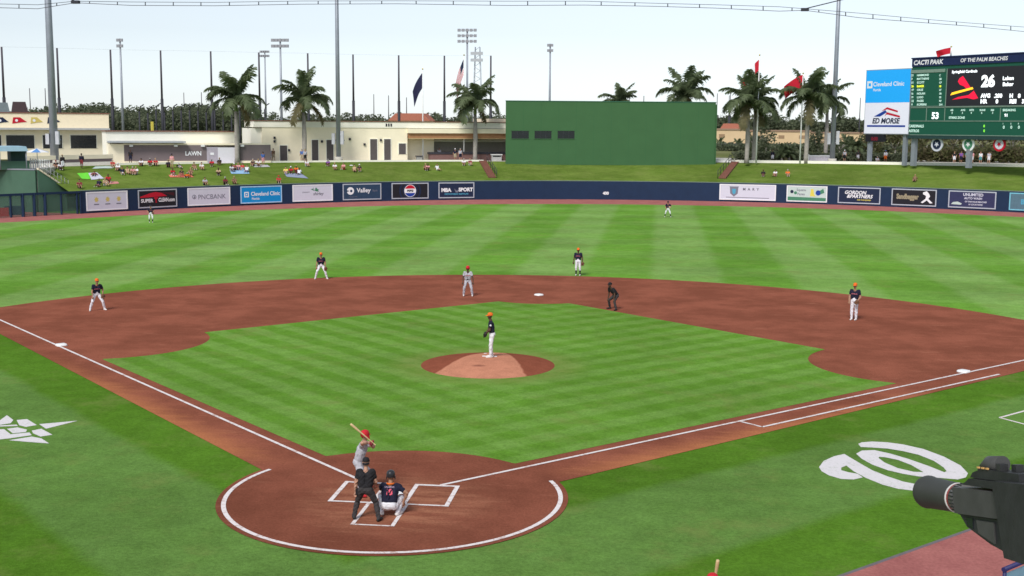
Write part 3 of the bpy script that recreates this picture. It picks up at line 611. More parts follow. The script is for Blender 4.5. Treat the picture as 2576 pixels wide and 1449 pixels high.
for (x0, x1, mm) in ((-10, 22, P_NAVY), (30, 68, P_RED), (76, 108, P_GOLD), (118, 152, P_NAVY)):
    (a, t), (b, u) = F.px(x0, 295, -.6), F.px(x1, 311, -.6)
    shape(r, [(a, u), (a+(b-a)*.08, t), (a+(b-a)*.55, t), (a+(b-a)*.75, t-(t-u)*.35), (b, u+(t-u)*.28), (a+(b-a)*.6, u+(t-u)*.2)], mm, -.62, 'pennant', .03); shape(r, disc(a+(b-a)*.3, (t+u)/2, (t-u)*.22, 10), P_WHITE, -.66, 'emblem', .01)
# terrace wall in front of it
F = Fr(gz(50, 420, ZC), gz(284, 413, ZC), ZC); r = F.root('terrace_wall', 'taupe terrace wall with a cream cap below the pavilion windows', 'wall'); zt = F.px(200, 390)[1]
MB().bb(0, F.L, 0, .4, .35, zt-.5).build('panel', M_TAUPE, r); MB().bb(-.05, F.L+.05, -.05, .5, zt-.498, zt).build('cap', M_CREAM, r); MB().bb(0, F.L, -.03, .45, 0, .348).build('base', M_CREAMW, r)
# white stair rail and steps left of it
F = Fr(gz(78, 424, ZC), gz(125, 420, ZC), ZC); r = F.root('white_railing', 'white slatted railing at the top corner of the green wall', 'railing'); H = F.px(82, 398)[1]
for i in range(9): MB().bb(F.L*i/8-.06, F.L*i/8+.06, -.05, .05, 0, H*(1-.035*i)).build('baluster', M_WHITE, r)
MB().bb(-.1, F.L+.1, -.08, .08, H*.66, H*.72).build('rail', M_WHITE, r)
# dark kiosk with blue awning, and blue umbrella
F = Fr(gz(-70, 428, ZC), gz(78, 426, ZC), ZC); r = F.root('kiosk', 'dark kiosk under a long light blue awning at the end of the terrace', 'kiosk'); zt = F.px(30, 380)[1]; za = F.px(30, 368)[1]
MB().bb(0, F.L*.98, 0, 3.0, 0, zt*.45).build('counter', M_DGREEN, r); MB().bb(F.L*.7, F.L*.98, 1.2, 3, zt*.45, zt).build('back_panel', mat('dark_teal_panel', (.03, .06, .06), .7), r); aw = mat('blue_awning', S(165, 200, 220), .7, .08)
MB().prism([(-.5, zt), (F.L*.93, zt), (F.L*.9, za), (-.5, za+.05)], -1.0, 2.8).build('awning', aw, r)
for x in (.4, F.L*.45, F.L*.9): MB().tube([(x, -.8, 0), (x, -.8, zt)], .06, 8).build('post', M_STEEL, r)
p = gz(95, 424, ZC); r = thing('parasol', 'blue and white parasol between the kiosk and the light pole', 'parasol', tuple(p)); zt = hgt(p, 95, 373)-ZC; zb = hgt(p, 95, 383)-ZC; R_ = 1.35
MB().tube([(0, 0, 0), (0, 0, zt)], .035, 8).build('pole', M_STEEL, r)
for i in range(8):
    a0, a1 = 2*math.pi*i/8, 2*math.pi*(i+1)/8; MB().add([(0, 0, zt), (R_*math.cos(a0), R_*math.sin(a0), zb), (R_*math.cos(a1), R_*math.sin(a1), zb)], [(0, 1, 2)]).build('canopy_panel', P_WHITE if i % 2 else mat('parasol_blue', S(90, 140, 200), .7), r)
# LAWN building
F = Fr(gz(272, 411.5, ZC), gz(640, 409.5, ZC), ZC); r = F.root('lawn_building', 'long low cream building whose taupe wall reads LAWN', 'building'); X = lambda x, y=380: F.px(x, y)[0]; Z = lambda y, x=450: F.px(x, y)[1]
MB().bb(X(272), X(605), 2.6, 10, 0, Z(332)).build('upper_wall', M_CREAMW, r); MB().bb(X(271)-.1, X(606), 2.4, 10.2, Z(332)+.002, Z(330)).build('roof_edge', MATS['brown_trim'], r)
MB().bb(X(274), X(466), -1.0, 2.59, Z(359), Z(355)).build('canopy', mat('canopy_grey', (.42, .44, .47), .6), r); MB().bb(X(276), X(312), 0, 2.5, 0, Z(362)).build('end_wall', M_CREAM, r)
MB().bb(X(312)+.002, X(520), 0, 2.5, Z(405), Z(365)).build('taupe_wall', M_TAUPE, r); MB().bb(X(604), X(681), 0, 2.5, Z(405), Z(364)).build('taupe_wall', M_TAUPE, r); MB().bb(X(312)+.004, X(681), .05, 2.5, Z(365)+.003, Z(361)).build('cornice', M_CREAM, r)
MB().bb(X(312), X(520), -.12, 2.4, 0, Z(405)-.003).build('base_course', M_CREAM, r); MB().bb(X(604), X(681), -.12, 2.4, 0, Z(405)-.003).build('base_course', M_CREAM, r)
o = MB().bb(X(548), X(592), -.03, 2.4, 0, Z(371)).build('white_shutter', mat('white_shutter', (.72, .7, .76), .6, .03), r); MB().bb(X(520)+.005, X(548)-.005, -.01, 2.4, 0, Z(370)).build('door_panel', mat('mauve_panel', (.42, .38, .44), .6), r); MB().bb(X(592)+.01, X(604)-.01, .1, 2.4, 0, Z(370)).build('recess', M_TAUPE, r)
text(r, 'LAWN', (X(466)+X(506))/2, Z(386), (Z(380)-Z(391)), P_WHITE, -.06, X(506)-X(466), .03); MB().bb(X(529), X(538), -.05, -.012, Z(390), Z(384)).build('notice', P_WHITE, r)
for x in (330, 442, 510, 609): MB().bb(X(x)-.22, X(x)+.22, -.35, -.002, Z(369), Z(364)).build('lamp', M_WHITE, r)
# building with doors
F = Fr(gz(640, 405.5, ZC), gz(1260, 404, ZC), ZC); r = F.root('service_building', 'wide cream building with a row of grey doors and a shaded bar', 'building'); X = lambda x, y=380, o=0.: F.px(x, y, o)[0]; Z = lambda y, x=850: F.px(x, y)[1]
XR = X(1330)
MB().bb(X(660), X(1025), 0, 14, 0, Z(321)).build('wall', M_CREAM, r); MB().bb(X(633), X(660)-.003, .4, 14, 0, Z(324)).build('side_wall', M_CREAMW, r)
MB().bb(X(640), XR, -.1, 14.2, Z(321)+.003, Z(306)).build('fascia', M_CREAMW, r); MB().bb(X(639), XR+.1, -.2, 14.4, Z(306)+.003, Z(304)).build('roof_edge', MATS['brown_trim'], r)
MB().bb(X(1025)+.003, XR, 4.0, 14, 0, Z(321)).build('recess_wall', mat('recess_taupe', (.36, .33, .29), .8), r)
MB().bb(X(1025)+.003, XR, -.7, 3.9, Z(334), Z(322)).build('soffit', M_CREAM, r); MB().bb(X(1027), XR, -.4, 3.8, Z(347), Z(334)-.003).build('timber_beam', mat('timber_brown', (.4, .2, .1), .8), r); MB().bb(X(1027), XR, -.42, -.2, Z(349), Z(347)-.003).build('beam_trim', mat('tan_trim', (.5, .38, .2), .7), r)
MB().bb(X(1027), X(1100), 2.0, 3.9, 0, Z(347)-.01).build('bar_end_wall', M_CREAM, r); MB().bb(X(1080), XR, .2, 1.2, Z(388), Z(383)).build('counter_top', M_BLACKP, r); MB().bb(X(1082), XR, .3, 1.1, 0, Z(388)-.003).build('counter', mat('maroon_counter', (.2, .11, .1), .8), r)
MB().bb(X(1100), XR, 3.2, 3.5, Z(357), Z(352)).build('lamp_strip', M_CREAMW, r)
M_DOOR = mat('grey_door', (.1, .085, .085), .6)
for (x0, x1, y0) in ((704, 723, 366), (784, 801, 352), (821, 839, 352), (931, 949, 350), (966, 983, 350)): opening(r, F, x0, x1, y0, 404, M_DOOR, 'door', M_CREAMW, zmin=0.)
opening(r, F, 1003, 1021, 361, 388, M_DOOR, 'window', M_CREAMW)
for x, y in ((691, 347), (691, 356), (810, 356), (958, 352), (917, 363), (727, 378), (880, 350)): MB().bb(X(x)-.14, X(x)+.14, -.2, -.002, Z(y)-.16, Z(y)+.16).build('wall_lamp', M_BLACKP, r)
for x in (972, 978, 984): MB().bb(X(x)-.1, X(x)+.1, -.16, -.102, Z(317), Z(310)).build('vent', M_BLACKP, r)
MB().bb(X(1245), XR, 3, 12, Z(304)+.005, Z(295)).build('roof_block', M_CREAM, r)
# batter's eye
F = Fr(gz(1272, 407, ZC), gz(1797, 409.5, ZC), ZC-.1); r = F.root('batters_eye', 'large plain green backdrop wall with three small dark windows', 'wall'); X = lambda x, y=380: F.px(x, y)[0]; Z = lambda y, x=1500: F.px(x, y)[1]
zt = Z(256); m = MB(); Lb = F.L
m.prism([(0, -.3), (Lb, -.3), (Lb, zt-.0), (0, zt)], 0, .5).build('wall_face', M_GREEN, r)
m = MB(); vs = []
for i in range(9):
    t = math.radians(90*i/8)*.8; vs.append((Lb+2.2*math.sin(t)*.2, 2.6*(1-math.cos(t)), 0))
MB().bb(Lb+.002, Lb+.25, .15, 5.0, -.3, zt-.25).build('return_wall', M_GREEN, r); MB().bb(-.05, Lb+.05, -.06, .56, zt+.002, zt+.1).build('cap', mat('cap_green', (.04, .14, .09), .6), r)
for x0, x1 in ((1287, 1330), (1345, 1387), (1403, 1445)):
    (a, t), (b, u) = F.px(x0, 329), F.px(x1, 349); o = MB().bb(a, b, -.02, .1, u, t).build('window', M_DARK, r); MB().bb(a-.08, b+.08, -.06, -.021, t+.002, t+.1).bb(a-.08, b+.08, -.06, -.021, u-.1, u-.002).build('frame', M_GREEN, o)
    for kx in (.33, .66): MB().bb(a+(b-a)*kx-.03, a+(b-a)*kx+.03, -.05, -.022, u+.002, t-.002).build('mullion', M_BLACKP, o)
for s_ in range(1, 12): MB().bb(Lb*s_/12-.012, Lb*s_/12+.012, -.006, .002, 0, zt-.02).build('panel_joint', mat('joint_green', (.03, .12, .05), .8), r)

# ------------------------------------------------------------------ scoreboard
pA = gz(2283, 417, ZC); dA = math.hypot(pA[0]-CAM[0], pA[1]-CAM[1]); pB = gD(2576, 420, dA*.938)
F = Fr(pA, pB, ZC); r = F.root('scoreboard', 'big green and black scoreboard with lineup, number 26 and a navy header', 'scoreboard'); X = lambda x, y: F.px(x, y)[0]; Z = lambda x, y: F.px(x, y)[1]
W_ = 27.; zb, zt = Z(2290, 341), Z(2290, 149); zt2 = zt
C_GRN = mat('board_green', S(24, 84, 66), .6, .04); C_LINE = mat('board_line', S(120, 140, 128), .6); C_NAVY = mat('header_navy', S(24, 38, 78), .6)
def led(n, rgb, e=.8): return mat(n, S(*rgb), .5, 0., emit=e)
E_W = led('led_white', (235, 240, 245)); E_Y = led('led_yellow', (215, 225, 60)); E_R = led('led_red', (210, 20, 55), .6); E_O = led('led_orange', (240, 175, 40)); E_D = mat('led_off', S(38, 38, 44), .4, .03, emit=.03); E_G = led('led_green', (120, 210, 60)); E_P = led('led_pale', (175, 205, 195), .5)
MB().bb(0, W_, .0, 1.2, zb, zt).build('cabinet', C_GRN, r)
zh = Z(2320, 167); MB().bb(.0, W_, -.12, -.004, zh, zt).build('header', C_NAVY, r); text(r, 'CACTI PARK', .35, (zh+zt)/2, (zt-zh)*.62, P_WHITE, -.16, 7.2, .03, .15, left=True); text(r, 'OF THE PALM BEACHES', 7.9, (zh+zt)/2+.02, (zt-zh)*.48, P_WHITE, -.16, 14, .02, .15, left=True)
MB().bb(-.1, W_+.1, -.2, 1.3, zt+.003, zt+.16).build('top_rail', C_NAVY, r); MB().bb(-.1, W_+.1, -.2, 1.3, zb-.4, zb-.003).build('bottom_rail', mat('board_dark', (.02, .05, .05), .6), r)
# big screen
sx0, sx1, sz0, sz1 = X(2381, 250), W_-.6, Z(2400, 267), Z(2400, 172); MB().bb(sx0, sx1, -.08, -.003, sz0, sz1).build('screen', E_D, r)
for a, b, c, d in ((sx0-.12, sx0-.003, sz0, sz1), (sx0-.12, sx1+.12, sz0-.12, sz0-.003)): MB().bb(a, b, -.1, -.003, c, d).build('screen_frame', C_LINE, r)
def scr(x, y): return F.px(x, y)
def st(t, x, y, hpx, m_, wpx=None, y_=-.1, bold=.03, sh=0., left=True):
    a, z = scr(x, y); h = scr(x, y-hpx/2)[1]-scr(x, y+hpx/2)[1]; wm = (scr(x+wpx, y)[0]-a) if wpx else None; text(r, t, a, z, h, m_, y_, wm, bold, sh, left=left)
st('Springfield Cardinals', 2396, 182, 9, E_W, 92); st('26', 2470, 204, 32, E_W, 44, bold=.05); st('Luken', 2524, 197, 10, E_W, 34); st('Baker', 2524, 212, 10, E_W, 34)
for t, x, y, wd in (('AVG', 2468, 241, 25), ('.200', 2502, 241, 26), ('H', 2541, 241, 9), ('8', 2562, 241, 8), ('HR', 2468, 255, 22), ('0', 2506, 255, 9), ('RBI', 2541, 255, 25), ('3', 2572, 255, 8)): st(t, x, y, 11, E_W, wd, bold=.05)
def pp(pts): return [scr(x, y) for x, y in pts]
shape(r, pp([(2411, 205), (2415, 197), (2424, 191), (2432, 203), (2444, 222), (2437, 227), (2426, 217), (2416, 213)][::-1]), E_R, -.1, 'emblem', .01); shape(r, pp([(2392, 240), (2396, 233), (2448, 219), (2450, 224)][::-1]), E_O, -.115, 'emblem', .01); shape(r, pp([(2396, 251), (2412, 244), (2438, 239), (2451, 228), (2462, 247), (2450, 250), (2434, 246)][::-1]), E_R, -.105, 'emblem', .006)
# lineup panel
lx0, lx1 = X(2290, 220), X(2376, 220)
MB().bb(lx0, lx1, -.06, -.003, Z(2330, 183), Z(2330, 175)).build('lineup_header', C_LINE, r)
for i in range(9):
    y = 189.5+9.2*i; mm = E_Y if i == 3 else E_P; st(('21', '3', '51', '26', '47', '16', '19', '22', '9')[i], 2294, y, 5.5, mm, 8); st(('HAMMOND', 'MATTHEWS', 'SCOTT', 'BAKER', 'CRUZ', 'NOLAN', 'LUGO', 'PAGES', 'KOPERNI')[i], 2308, y, 5.5, mm, 30 if i != 3 else 22); st(('C', '2B', 'CF', '1B', 'LF', '3B', 'SS', 'RF', 'DH')[i], 2364, y, 5, mm, 9)
z_ = Z(2290, 268); MB().bb(.05, sx0-.15, -.05, -.003, z_-.04, z_+.04).build('divider', C_LINE, r)
# middle and lower strips
for y in (271, 304.5, 339): z_ = Z(2300, y); MB().bb(.1, W_-.1, -.06, -.004, z_-.05, z_+.05).build('divider', C_LINE, r)
for x in (2331, 2377, 2517): a = X(x, 285); MB().bb(a-.05, a+.05, -.055, -.004, Z(x, 303)+.0, Z(x, 272)).build('divider', C_LINE, r)
st('53', 2345, 291, 17, E_W, 24); 
for t, x in (('AB', 2392), ('AVG', 2418), ('HITS', 2440), ('RUNS', 2466), ('RBI', 2494)): st(t, x, 277, 5, E_P, 16); st(str(len(t)), x+3, 284, 5, E_P, 6)
st('STRIKE ZONE', 2388, 296, 6, E_P, 54); st('BREAKING', 2524, 277, 6, E_P, 46); st('91', 2528, 290, 8, E_W, 16); st('CARDINALS', 2287, 317, 7, E_P, 38); st('ASTROS', 2287, 329, 7, E_P, 26)
for x, t in ((2475, '0'), ): st(t, x, 317, 7, E_G, 6); st(t, x, 329, 7, E_G, 6)
for i, x in enumerate((2524, 2543, 2562)): st(str(i+1), x, 311, 4, E_P, 4); st('0', x, 320, 8, E_P, 7)
SBF = (F, X(2384, 150), zt)
# support columns
for x in (0.5, 9.5, 18.5, 26.): MB().bb(x-.3, x+.3, .3, .9, 0, zb-.4).build('column', M_STEEL, r)
tag(r, None)
# side advertising cabinet
Fa = F; ax0, ax1 = X(2174, 300), -.12; r2 = thing('advert_tower', 'tall pale advert cabinet with a blue clinic panel over a flag panel', 'sign', tuple(F.A), F.rz)
zb2, zt2 = Z(2230, 338), Z(2230, 174); zm = Z(2230, 258)
MB().bb(ax0, ax1, .02, 1.0, zb2, zt2).build('cabinet', mat('cabinet_grey', (.25, .27, .3), .6), r2); MB().bb(ax0+.1, ax1-.1, -.02, .018, zm, zt2-.1).build('blue_panel', mat('advert_blue', S(30, 150, 222), .5, .03, emit=.25), r2); MB().bb(ax0+.1, ax1-.1, -.02, .018, zb2+.1, zm-.01).build('pale_panel', mat('advert_pale', S(214, 214, 228), .5, .03, emit=.15), r2)
xm = (ax0+ax1)/2; zc_ = Z(2230, 212); sc_ = (ax1-ax0)/6.
shape(r2, [(ax0+.3, zc_-.5), (ax0+1.25, zc_-.5), (ax0+1.25, zc_+.5), (ax0+.3, zc_+.5)], P_WHITE, -.03, 'logo'); shape(r2, [(ax0+.55, zc_-.22), (ax0+1.0, zc_-.22), (ax0+1.0, zc_+.22), (ax0+.55, zc_+.22)], MATS['advert_blue'], -.036, 'logo'); text(r2, 'Cleveland Clinic', ax0+1.4, zc_+.05, .62, P_WHITE, -.03, (ax1-ax0)-1.75, .02, left=True); text(r2, 'Florida', ax0+1.45, zc_-.75, .36, P_WHITE, -.03, None, .02, left=True)
zl = Z(2230, 304); text(r2, 'ED MORSE', xm, zl, .8, P_NAVY, -.03, (ax1-ax0)*.82, .04, .2); MB().bb(ax0+.6, ax1-.6, -.04, -.021, zl-.85, zl-.6).build('stripe', P_ROYAL, r2)
for i, (dz, mm) in enumerate(((1.9, P_RED), (1.55, P_WHITE), (1.2, P_RED))): shape(r2, [(xm-.9+i*.3, zl+dz-.55), (xm+.1, zl+dz), (xm+2.0+i*.2, zl+dz-.5), (xm+2.0+i*.2, zl+dz-.75), (xm+.1, zl+dz-.3)], mm, -.03-.004*i, 'stripe')
shape(r2, [(xm-2.2, zl+.6), (xm-.2, zl+1.5), (xm+.1, zl+1.2), (xm-1.1, zl+.6)], P_ROYAL, -.045, 'stripe')
for x in (ax0+.8, ax1-.9): MB().bb(x-.25, x+.25, .3, .8, 0, zb2).build('column', M_STEEL, r2)
ck = thing('pitch_clock', 'small dark clock with dim red digits hanging under the advert cabinet', 'clock', tuple(F.A), F.rz); (a, t), (b, u) = scr(2177, 341), scr(2222, 357)
MB().bb(a, b, .05, .5, u, zb2-.005).build('case', P_BLACK, ck); text(ck, '0:00', (a+b)/2, (t+u)/2, (t-u)*.62, mat('dim_red_led', S(110, 18, 35), .5, 0, emit=.3), .04, (b-a)*.8, .03)
for i, (x, c1_, c2_, lb) in enumerate(((2353, P_NAVY, P_LAV, 'round navy emblem with pale ring hanging under the scoreboard'), (2432, P_GRN, P_WHITE, 'round green emblem with thick white ring hanging under the scoreboard'), (2510, P_LAV, P_RED, 'round pale emblem with red ring hanging under the scoreboard'))):
    a, z_ = scr(x, 363); rr = scr(x, 345)[1]-z_; e = thing('round_emblem', lb, 'emblem', tuple(F.A), F.rz, 'team emblems under the scoreboard')
    MB().prism(disc(a, z_, rr, 28), .3, .45).build('rim', c2_, e); MB().prism(disc(a, z_, rr*.7, 24), .27, .298).build('face', c1_, e); shape(e, [(a+rr*.42*math.cos(q)*(1 if j % 2 else .45), z_+rr*.42*math.sin(q)*(1 if j % 2 else .45)) for j, q in enumerate(np.linspace(math.pi/2, 2.5*math.pi, 10, endpoint=False))], c2_, .26, 'mark', .02); MB().bb(a-.35, a-.15, .3, .4, z_+rr*.9, zb-.41).bb(a+.15, a+.35, .3, .4, z_+rr*.9, zb-.41).build('hanger', P_WHITE, e)

# white bar and cream blocks on the right concourse
def block(px0, px1, pyb, pyt, dep, m_, name, label, cat, parts=()):
    F = Fr(gz(px0, pyb, ZC), gz(px1, pyb, ZC), ZC); h = F.px((px0+px1)/2, pyt)[1]; r = F.root(name, label, cat); MB().bb(0, F.L, 0, dep, 0, h*.86).build('body', m_, r); MB().bb(-.1, F.L+.1, -.1, dep+.1, h*.862, h).build('top', parts[0] if parts else m_, r); return r, F, h
r, F, h = block(2036, 2090, 409.5, 391, 1.2, mat('lilac_counter', (.6, .56, .62), .6), 'counter', 'pale lilac counter with a white end panel beside the right light pole', 'counter', (M_WHITE,)); MB().bb(-.35, -.102, -.1, 1.2, 0, h*1.15).build('end_panel', M_WHITE, r)
r, F, h = block(1799, 1838, 408, 400, .8, M_WHITE, 'planter_wall', 'short white planter wall against the right end of the green backdrop', 'planter')
r, F, h = block(1238, 1262, 404.5, 388, .8, mat('cart_grey', (.5, .5, .5), .6), 'vendor_cart', 'small grey vendor cart left of the green backdrop', 'cart', (M_WHITE,)); MB().bb(.1, F.L-.1, -.02, -.001, h*.6, h*.8).build('hatch', M_DARK, r)
r, F, h = block(1048, 1062, 404.5, 392, .7, mat('bin_grey', (.3, .3, .28), .7), 'bin', 'grey bin standing at the left end of the shaded bar', 'bin', (M_BLACKP,))

# ------------------------------------------------------------------ poles, lights, flags, nets
def light_pole(px, py, toppx, label, rad=.34):
    p = gz(px, py, ZC); r = thing('light_pole', label, 'light pole', tuple(p), 0, 'tall stadium light poles'); H = 32.
    MB().tube([(0, 0, 0), (0, 0, H*.5), (0, 0, H)], [rad, rad*.8, rad*.6], 14).build('shaft', M_STEEL, r); MB().tube([(0, 0, 0), (0, 0, .7)], [rad*1.7, rad*1.6], 14).build('footing', M_CONC, r)
    z0 = hgt(p, px, 363)-ZC; z1 = hgt(p, px, 326)-ZC
    for sx in (-1, 1): MB().bb(sx*.62-.22, sx*.62+.22, -.45, -.1, z0, z1-(.5 if sx < 0 else .2)).build('control_box', mat('box_grey', (.5, .5, .54), .5), r)
    MB().bb(-.9, .9, -.12, .0, z0+.5, z0+.62).build('bracket', M_STEEL, r)
    arm = MB()
    for z in (H-.5, H-1.9, H-3.3):
        MB().bb(-2.6, 2.6, -.1, .1, z-.1, z+.1).build('crossarm', M_STEEL, r)
        for i in range(5): MB().tube([(-2.2+1.1*i, -.1, z), (-2.2+1.1*i, -.55, z-.25)], [.16, .36], 10).build('floodlight', M_WHITE, r)
    return r
light_pole(138.5, 417, 0, 'tall grey light pole standing beside the pavilion and blue parasol', .5); light_pole(852, 407, 0, 'tall grey light pole standing in front of the building with doors'); light_pole(2093, 411, 0, 'tall grey light pole standing beside the pale lilac counter', .38)
def small_light(px, ptop, D, rows, wpx, label, kind=0):
    p = gD(px, 330, D); p[2] = 4.0; zt = gD(px, ptop, D)[2]-4.0; r = thing('floodlight_mast', label, 'light mast', tuple(p), 0, 'practice field light masts'); MB().tube([(0, 0, 0), (0, 0, zt)], [.3, .16], 8).build('mast', M_STEEL, r)
    wm = wpx/FPX*D
    for j in range(rows):
        z = zt-.3-1.1*j; MB().bb(-wm/2, wm/2, -.06, .06, z-.05, z+.05).build('crossarm', M_STEEL, r); k = 5 if kind == 0 else 2
        for i in range(k): MB().bb(-wm/2+wm*i/(k-1)-.3, -wm/2+wm*i/(k-1)+.3, -.35, -.061, z-.3, z+.25).build('lamp', mat('lamp_grey', (.3, .3, .33), .5), r)
small_light(310, 97, 250, 2, 8, 'mast with side-on lamps above the trees beside the tall net poles', 1); small_light(670, 127, 330, 2, 18, 'fainter mast with two lamp rows left of the second palm', 0); small_light(709, 97, 240, 2, 36, 'mast with two wide rows of lamps behind the second palm'); small_light(1175, 72, 250, 3, 40, 'tallest mast with three lamp rows behind the striped flag'); small_light(1382, 110, 260, 2, 8, 'mast with side-on lamps above the green backdrop', 1)
# lattice tower
D = 420; p = gD(1201, 330, D); p[2] = 4.; zt = gD(1201, 118, D)[2]-4; r = thing('lattice_tower', 'faint lattice communication tower behind the third palm', 'tower', tuple(p)); wd = 1.1
for sx in (-1, 1):
    for sy in (-1, 1): MB().tube([(sx*wd*1.6, sy*wd*1.6, 0), (sx*wd*.7, sy*wd*.7, zt)], .1, 5).build('leg', M_STEEL, r)
m = MB()
for i in range(24):
    z0, z1 = zt*i/24, zt*(i+1)/24; a, b = wd*(1.6-.9*i/24), wd*(1.6-.9*(i+1)/24); sg = 1 if i % 2 else -1; m.tube([(-sg*a, -a, z0), (sg*b, -b, z1)], .06, 4); m.tube([(-a, -sg*a, z0), (-b, sg*b, z1)], .06, 4)
m.build('bracing', M_STEEL, r)
for z in (zt*.93, zt*.86): MB().bb(-2.1, 2.1, -2.1, -1.9, z-.5, z+.5).build('antenna_panel', mat('antenna_grey', (.45, .47, .5), .5), r)
# tall net poles of the practice cage
def net_pole(px, ptop, D, label, rad=.3, grp='tall net poles'):
    p = gD(px, 330, D); p[2] = 4.; zt = gD(px, ptop, D)[2]-4; r = thing('net_pole', label, 'pole', tuple(p), 0, grp); MB().tube([(0, 0, 0), (0, 0, zt*.52)], [rad, rad*.95], 8).build('lower_shaft', M_BLACKP, r); MB().tube([(0, 0, zt*.52), (0, 0, zt)], [rad*.7, rad*.55], 8).build('upper_shaft', mat('upper_pole', (.07, .06, .075), .6), r)
    return (p[0], p[1], zt+4)
tops = [net_pole(x, t, 262+26*i/10, 'tall black net pole '+lb, .34) for i, (x, t, lb) in enumerate(((14, 118, 'above the shed roofs behind the pavilion'), (152, 121, 'just right of the left light pole'), (285, 125, 'just left of the mast with side-on lamps by the trees'), (410, 127, 'above the middle of the low cream building'), (535, 129, 'touching the left fronds of the first palm'), (655, 132, 'right of the first palm beside the faint mast'), (777, 134, 'behind the crown of the second palm'), (890, 137, 'right of the central light pole'), (1004, 139, 'left of the navy flag'), (1118, 140, 'between the navy flag and the striped flag'), (1234, 140, 'right of the third palm near the green backdrop')))]
m = MB()
for a, b in zip(tops[:-1], tops[1:]): m.tube([a, b], .008, 4)
tag(m.build('net_cable', M_BLACKP), 'thin cable strung between the tops of the tall net poles', 'cable')
for x, t, lb in ((79, 222, 0), (118, 222, 0), (465, 233, 0), (509, 232, 0), (941, 237, 0), (978, 240, 0), (1023, 245, 0), (1166, 246, 0), (1186, 246, 0), (1208, 246, 0), (1582, 236, 0), (1618, 241, 0), (1736, 240, 0), (1802, 235, 0), (1835, 228, 0), (2198, 228, 0), (2232, 248, 0), (1832, 240, 0), (2161, 246, 0)): net_pole(x, t, 560+rnd.random()*60, 'thin distant utility pole on the horizon', .3, 'distant utility poles')
# cage fence with angled tops
for i in range(16):
    px = 352+21*i; D = 232+i*1.2; p = gD(px, 330, D); p[2] = 4.; zt = gD(px, 262+rnd.uniform(-2, 6), D)[2]-4; r = thing('cage_post', 'black fence post with an angled top in front of the trees', 'post', tuple(p), 0, 'angled posts of the cage fence')
    MB().tube([(0, 0, 0), (0, 0, zt-1.2)], .16, 6).build('upright', M_BLACKP, r); MB().tube([(0, 0, zt-1.2), (.4, -.4, zt-.4), (1.2, -.8, zt)], .1, 6).build('angled_arm', M_BLACKP, r)
# small dark roofs at far left horizon
for x0, x1, y0, lb in ((-10, 28, 258, 'dark shed roof with pale skylight beyond the pavilion'), (30, 74, 256, 'dark maroon shed roof beyond the pavilion')):
    D = 210; a, b = gD(x0, 330, D), gD(x1, 330, D); F = Fr(a, b, 4.); h = F.px((x0+x1)/2, y0)[1]; r = F.root('shed', lb, 'shed'); MB().bb(0, F.L, 0, 6, 0, h-1.8).build('wall', M_TAUPE, r); MB().prism([(0, h-1.8), (F.L, h-1.8), (F.L*.85, h), (F.L*.12, h)], -.3, 6.3).build('roof', mat('roof_dark', (.08, .05, .055), .7) if x0 > 0 else mat('roof_grey', (.2, .24, .26), .5), r)
# yellow foul poles of the practice fields
for x, yt, D, lb in ((383, 306, 245, 'short yellow foul pole in front of the trees behind the cream building'), (2294, 348, 260, 'short yellow foul pole under the scoreboard')):
    p = gD(x, 385, D); p[2] = 4.; zt = gD(x, yt, D)[2]-4; r = thing('foul_pole', lb, 'pole', tuple(p)); MB().tube([(0, 0, 0), (0, 0, zt)], .12, 8).build('shaft', mat('yellow_paint', S(185, 172, 70), .5), r); MB().bb(.1, .45, -.03, .03, zt*.45, zt).build('wing', MATS['yellow_paint'], r)
# flags
def flag(px, py, ptop, zone, label, kind, hflag=2.2, wflag=3.6, blow=1., z_off=.3, loc=None, droop=.75):
    p = gz(px, py, ZC) if loc is None else np.array(loc); H = (hgt(p, px, ptop)-p[2]); r = thing('flagpole', label, 'flagpole', tuple(p)); MB().tube([(0, 0, 0), (0, 0, H)], [.12, .06], 10).build('pole', M_WHITE, r); MB().sphere((0, 0, H+.08), .12).build('finial', mat('gold_ball', (.6, .45, .1), .3, metal=.8), r)
    n, k_ = 14, 13; vs = []; fs = []; mi = []
    for j in range(k_+1):
        for i in range(n+1):
            u, v = i/n, j/k_; x = -wflag*u*.62*blow; z = H-z_off-hflag*v - wflag*u*droop*(.55+.45*u); y = .22*math.sin(u*7+v*2)*u
            vs.append((x+.25*v*u, y, z))
    m = MB()
    for j in range(k_):
        for i in range(n):
            if kind == 'us': mi_ = 2 if (i < 6 and j < 7) else (0 if j % 2 == 0 else 1)
            elif kind == 'navy': mi_ = 0
            elif kind == 'redwhite': mi_ = 0 if (i < 4 or i > 10) else 1
            else: mi_ = 0
            m.f.append([j*(n+1)+i, j*(n+1)+i+1, (j+1)*(n+1)+i+1, (j+1)*(n+1)+i]); m.mi.append(mi_); m.sm.append(True)
    m.v = vs; C = {'us': [P_RED, P_WHITE, P_NAVY], 'navy': [mat('navy_flag', S(38, 40, 72), .8)], 'redwhite': [P_RED, P_WHITE], 'red': [P_RED]}[kind]; m.build('flag_cloth', C, r); return r
flag(1064, 404, 175, 0, 'white flagpole flying a plain dark navy flag', 'navy', 2.2, 2.9, .85, .4, droop=.95)
flag(1167, 404, 140, 0, 'white flagpole flying the striped flag with a navy canton', 'us', 2.2, 3.4, .6, .4, droop=1.1)
flag(1902, 411, 140, 0, 'white flagpole with a red and white flag above the paired palms', 'redwhite', 1.5, 3.6, 1.0, .5, droop=.85)
flag(2012, 411, 186, 0, 'white flagpole with a red flag half hidden by palm fronds', 'red', 1.8, 3.4, 1.25, .1, droop=.5)
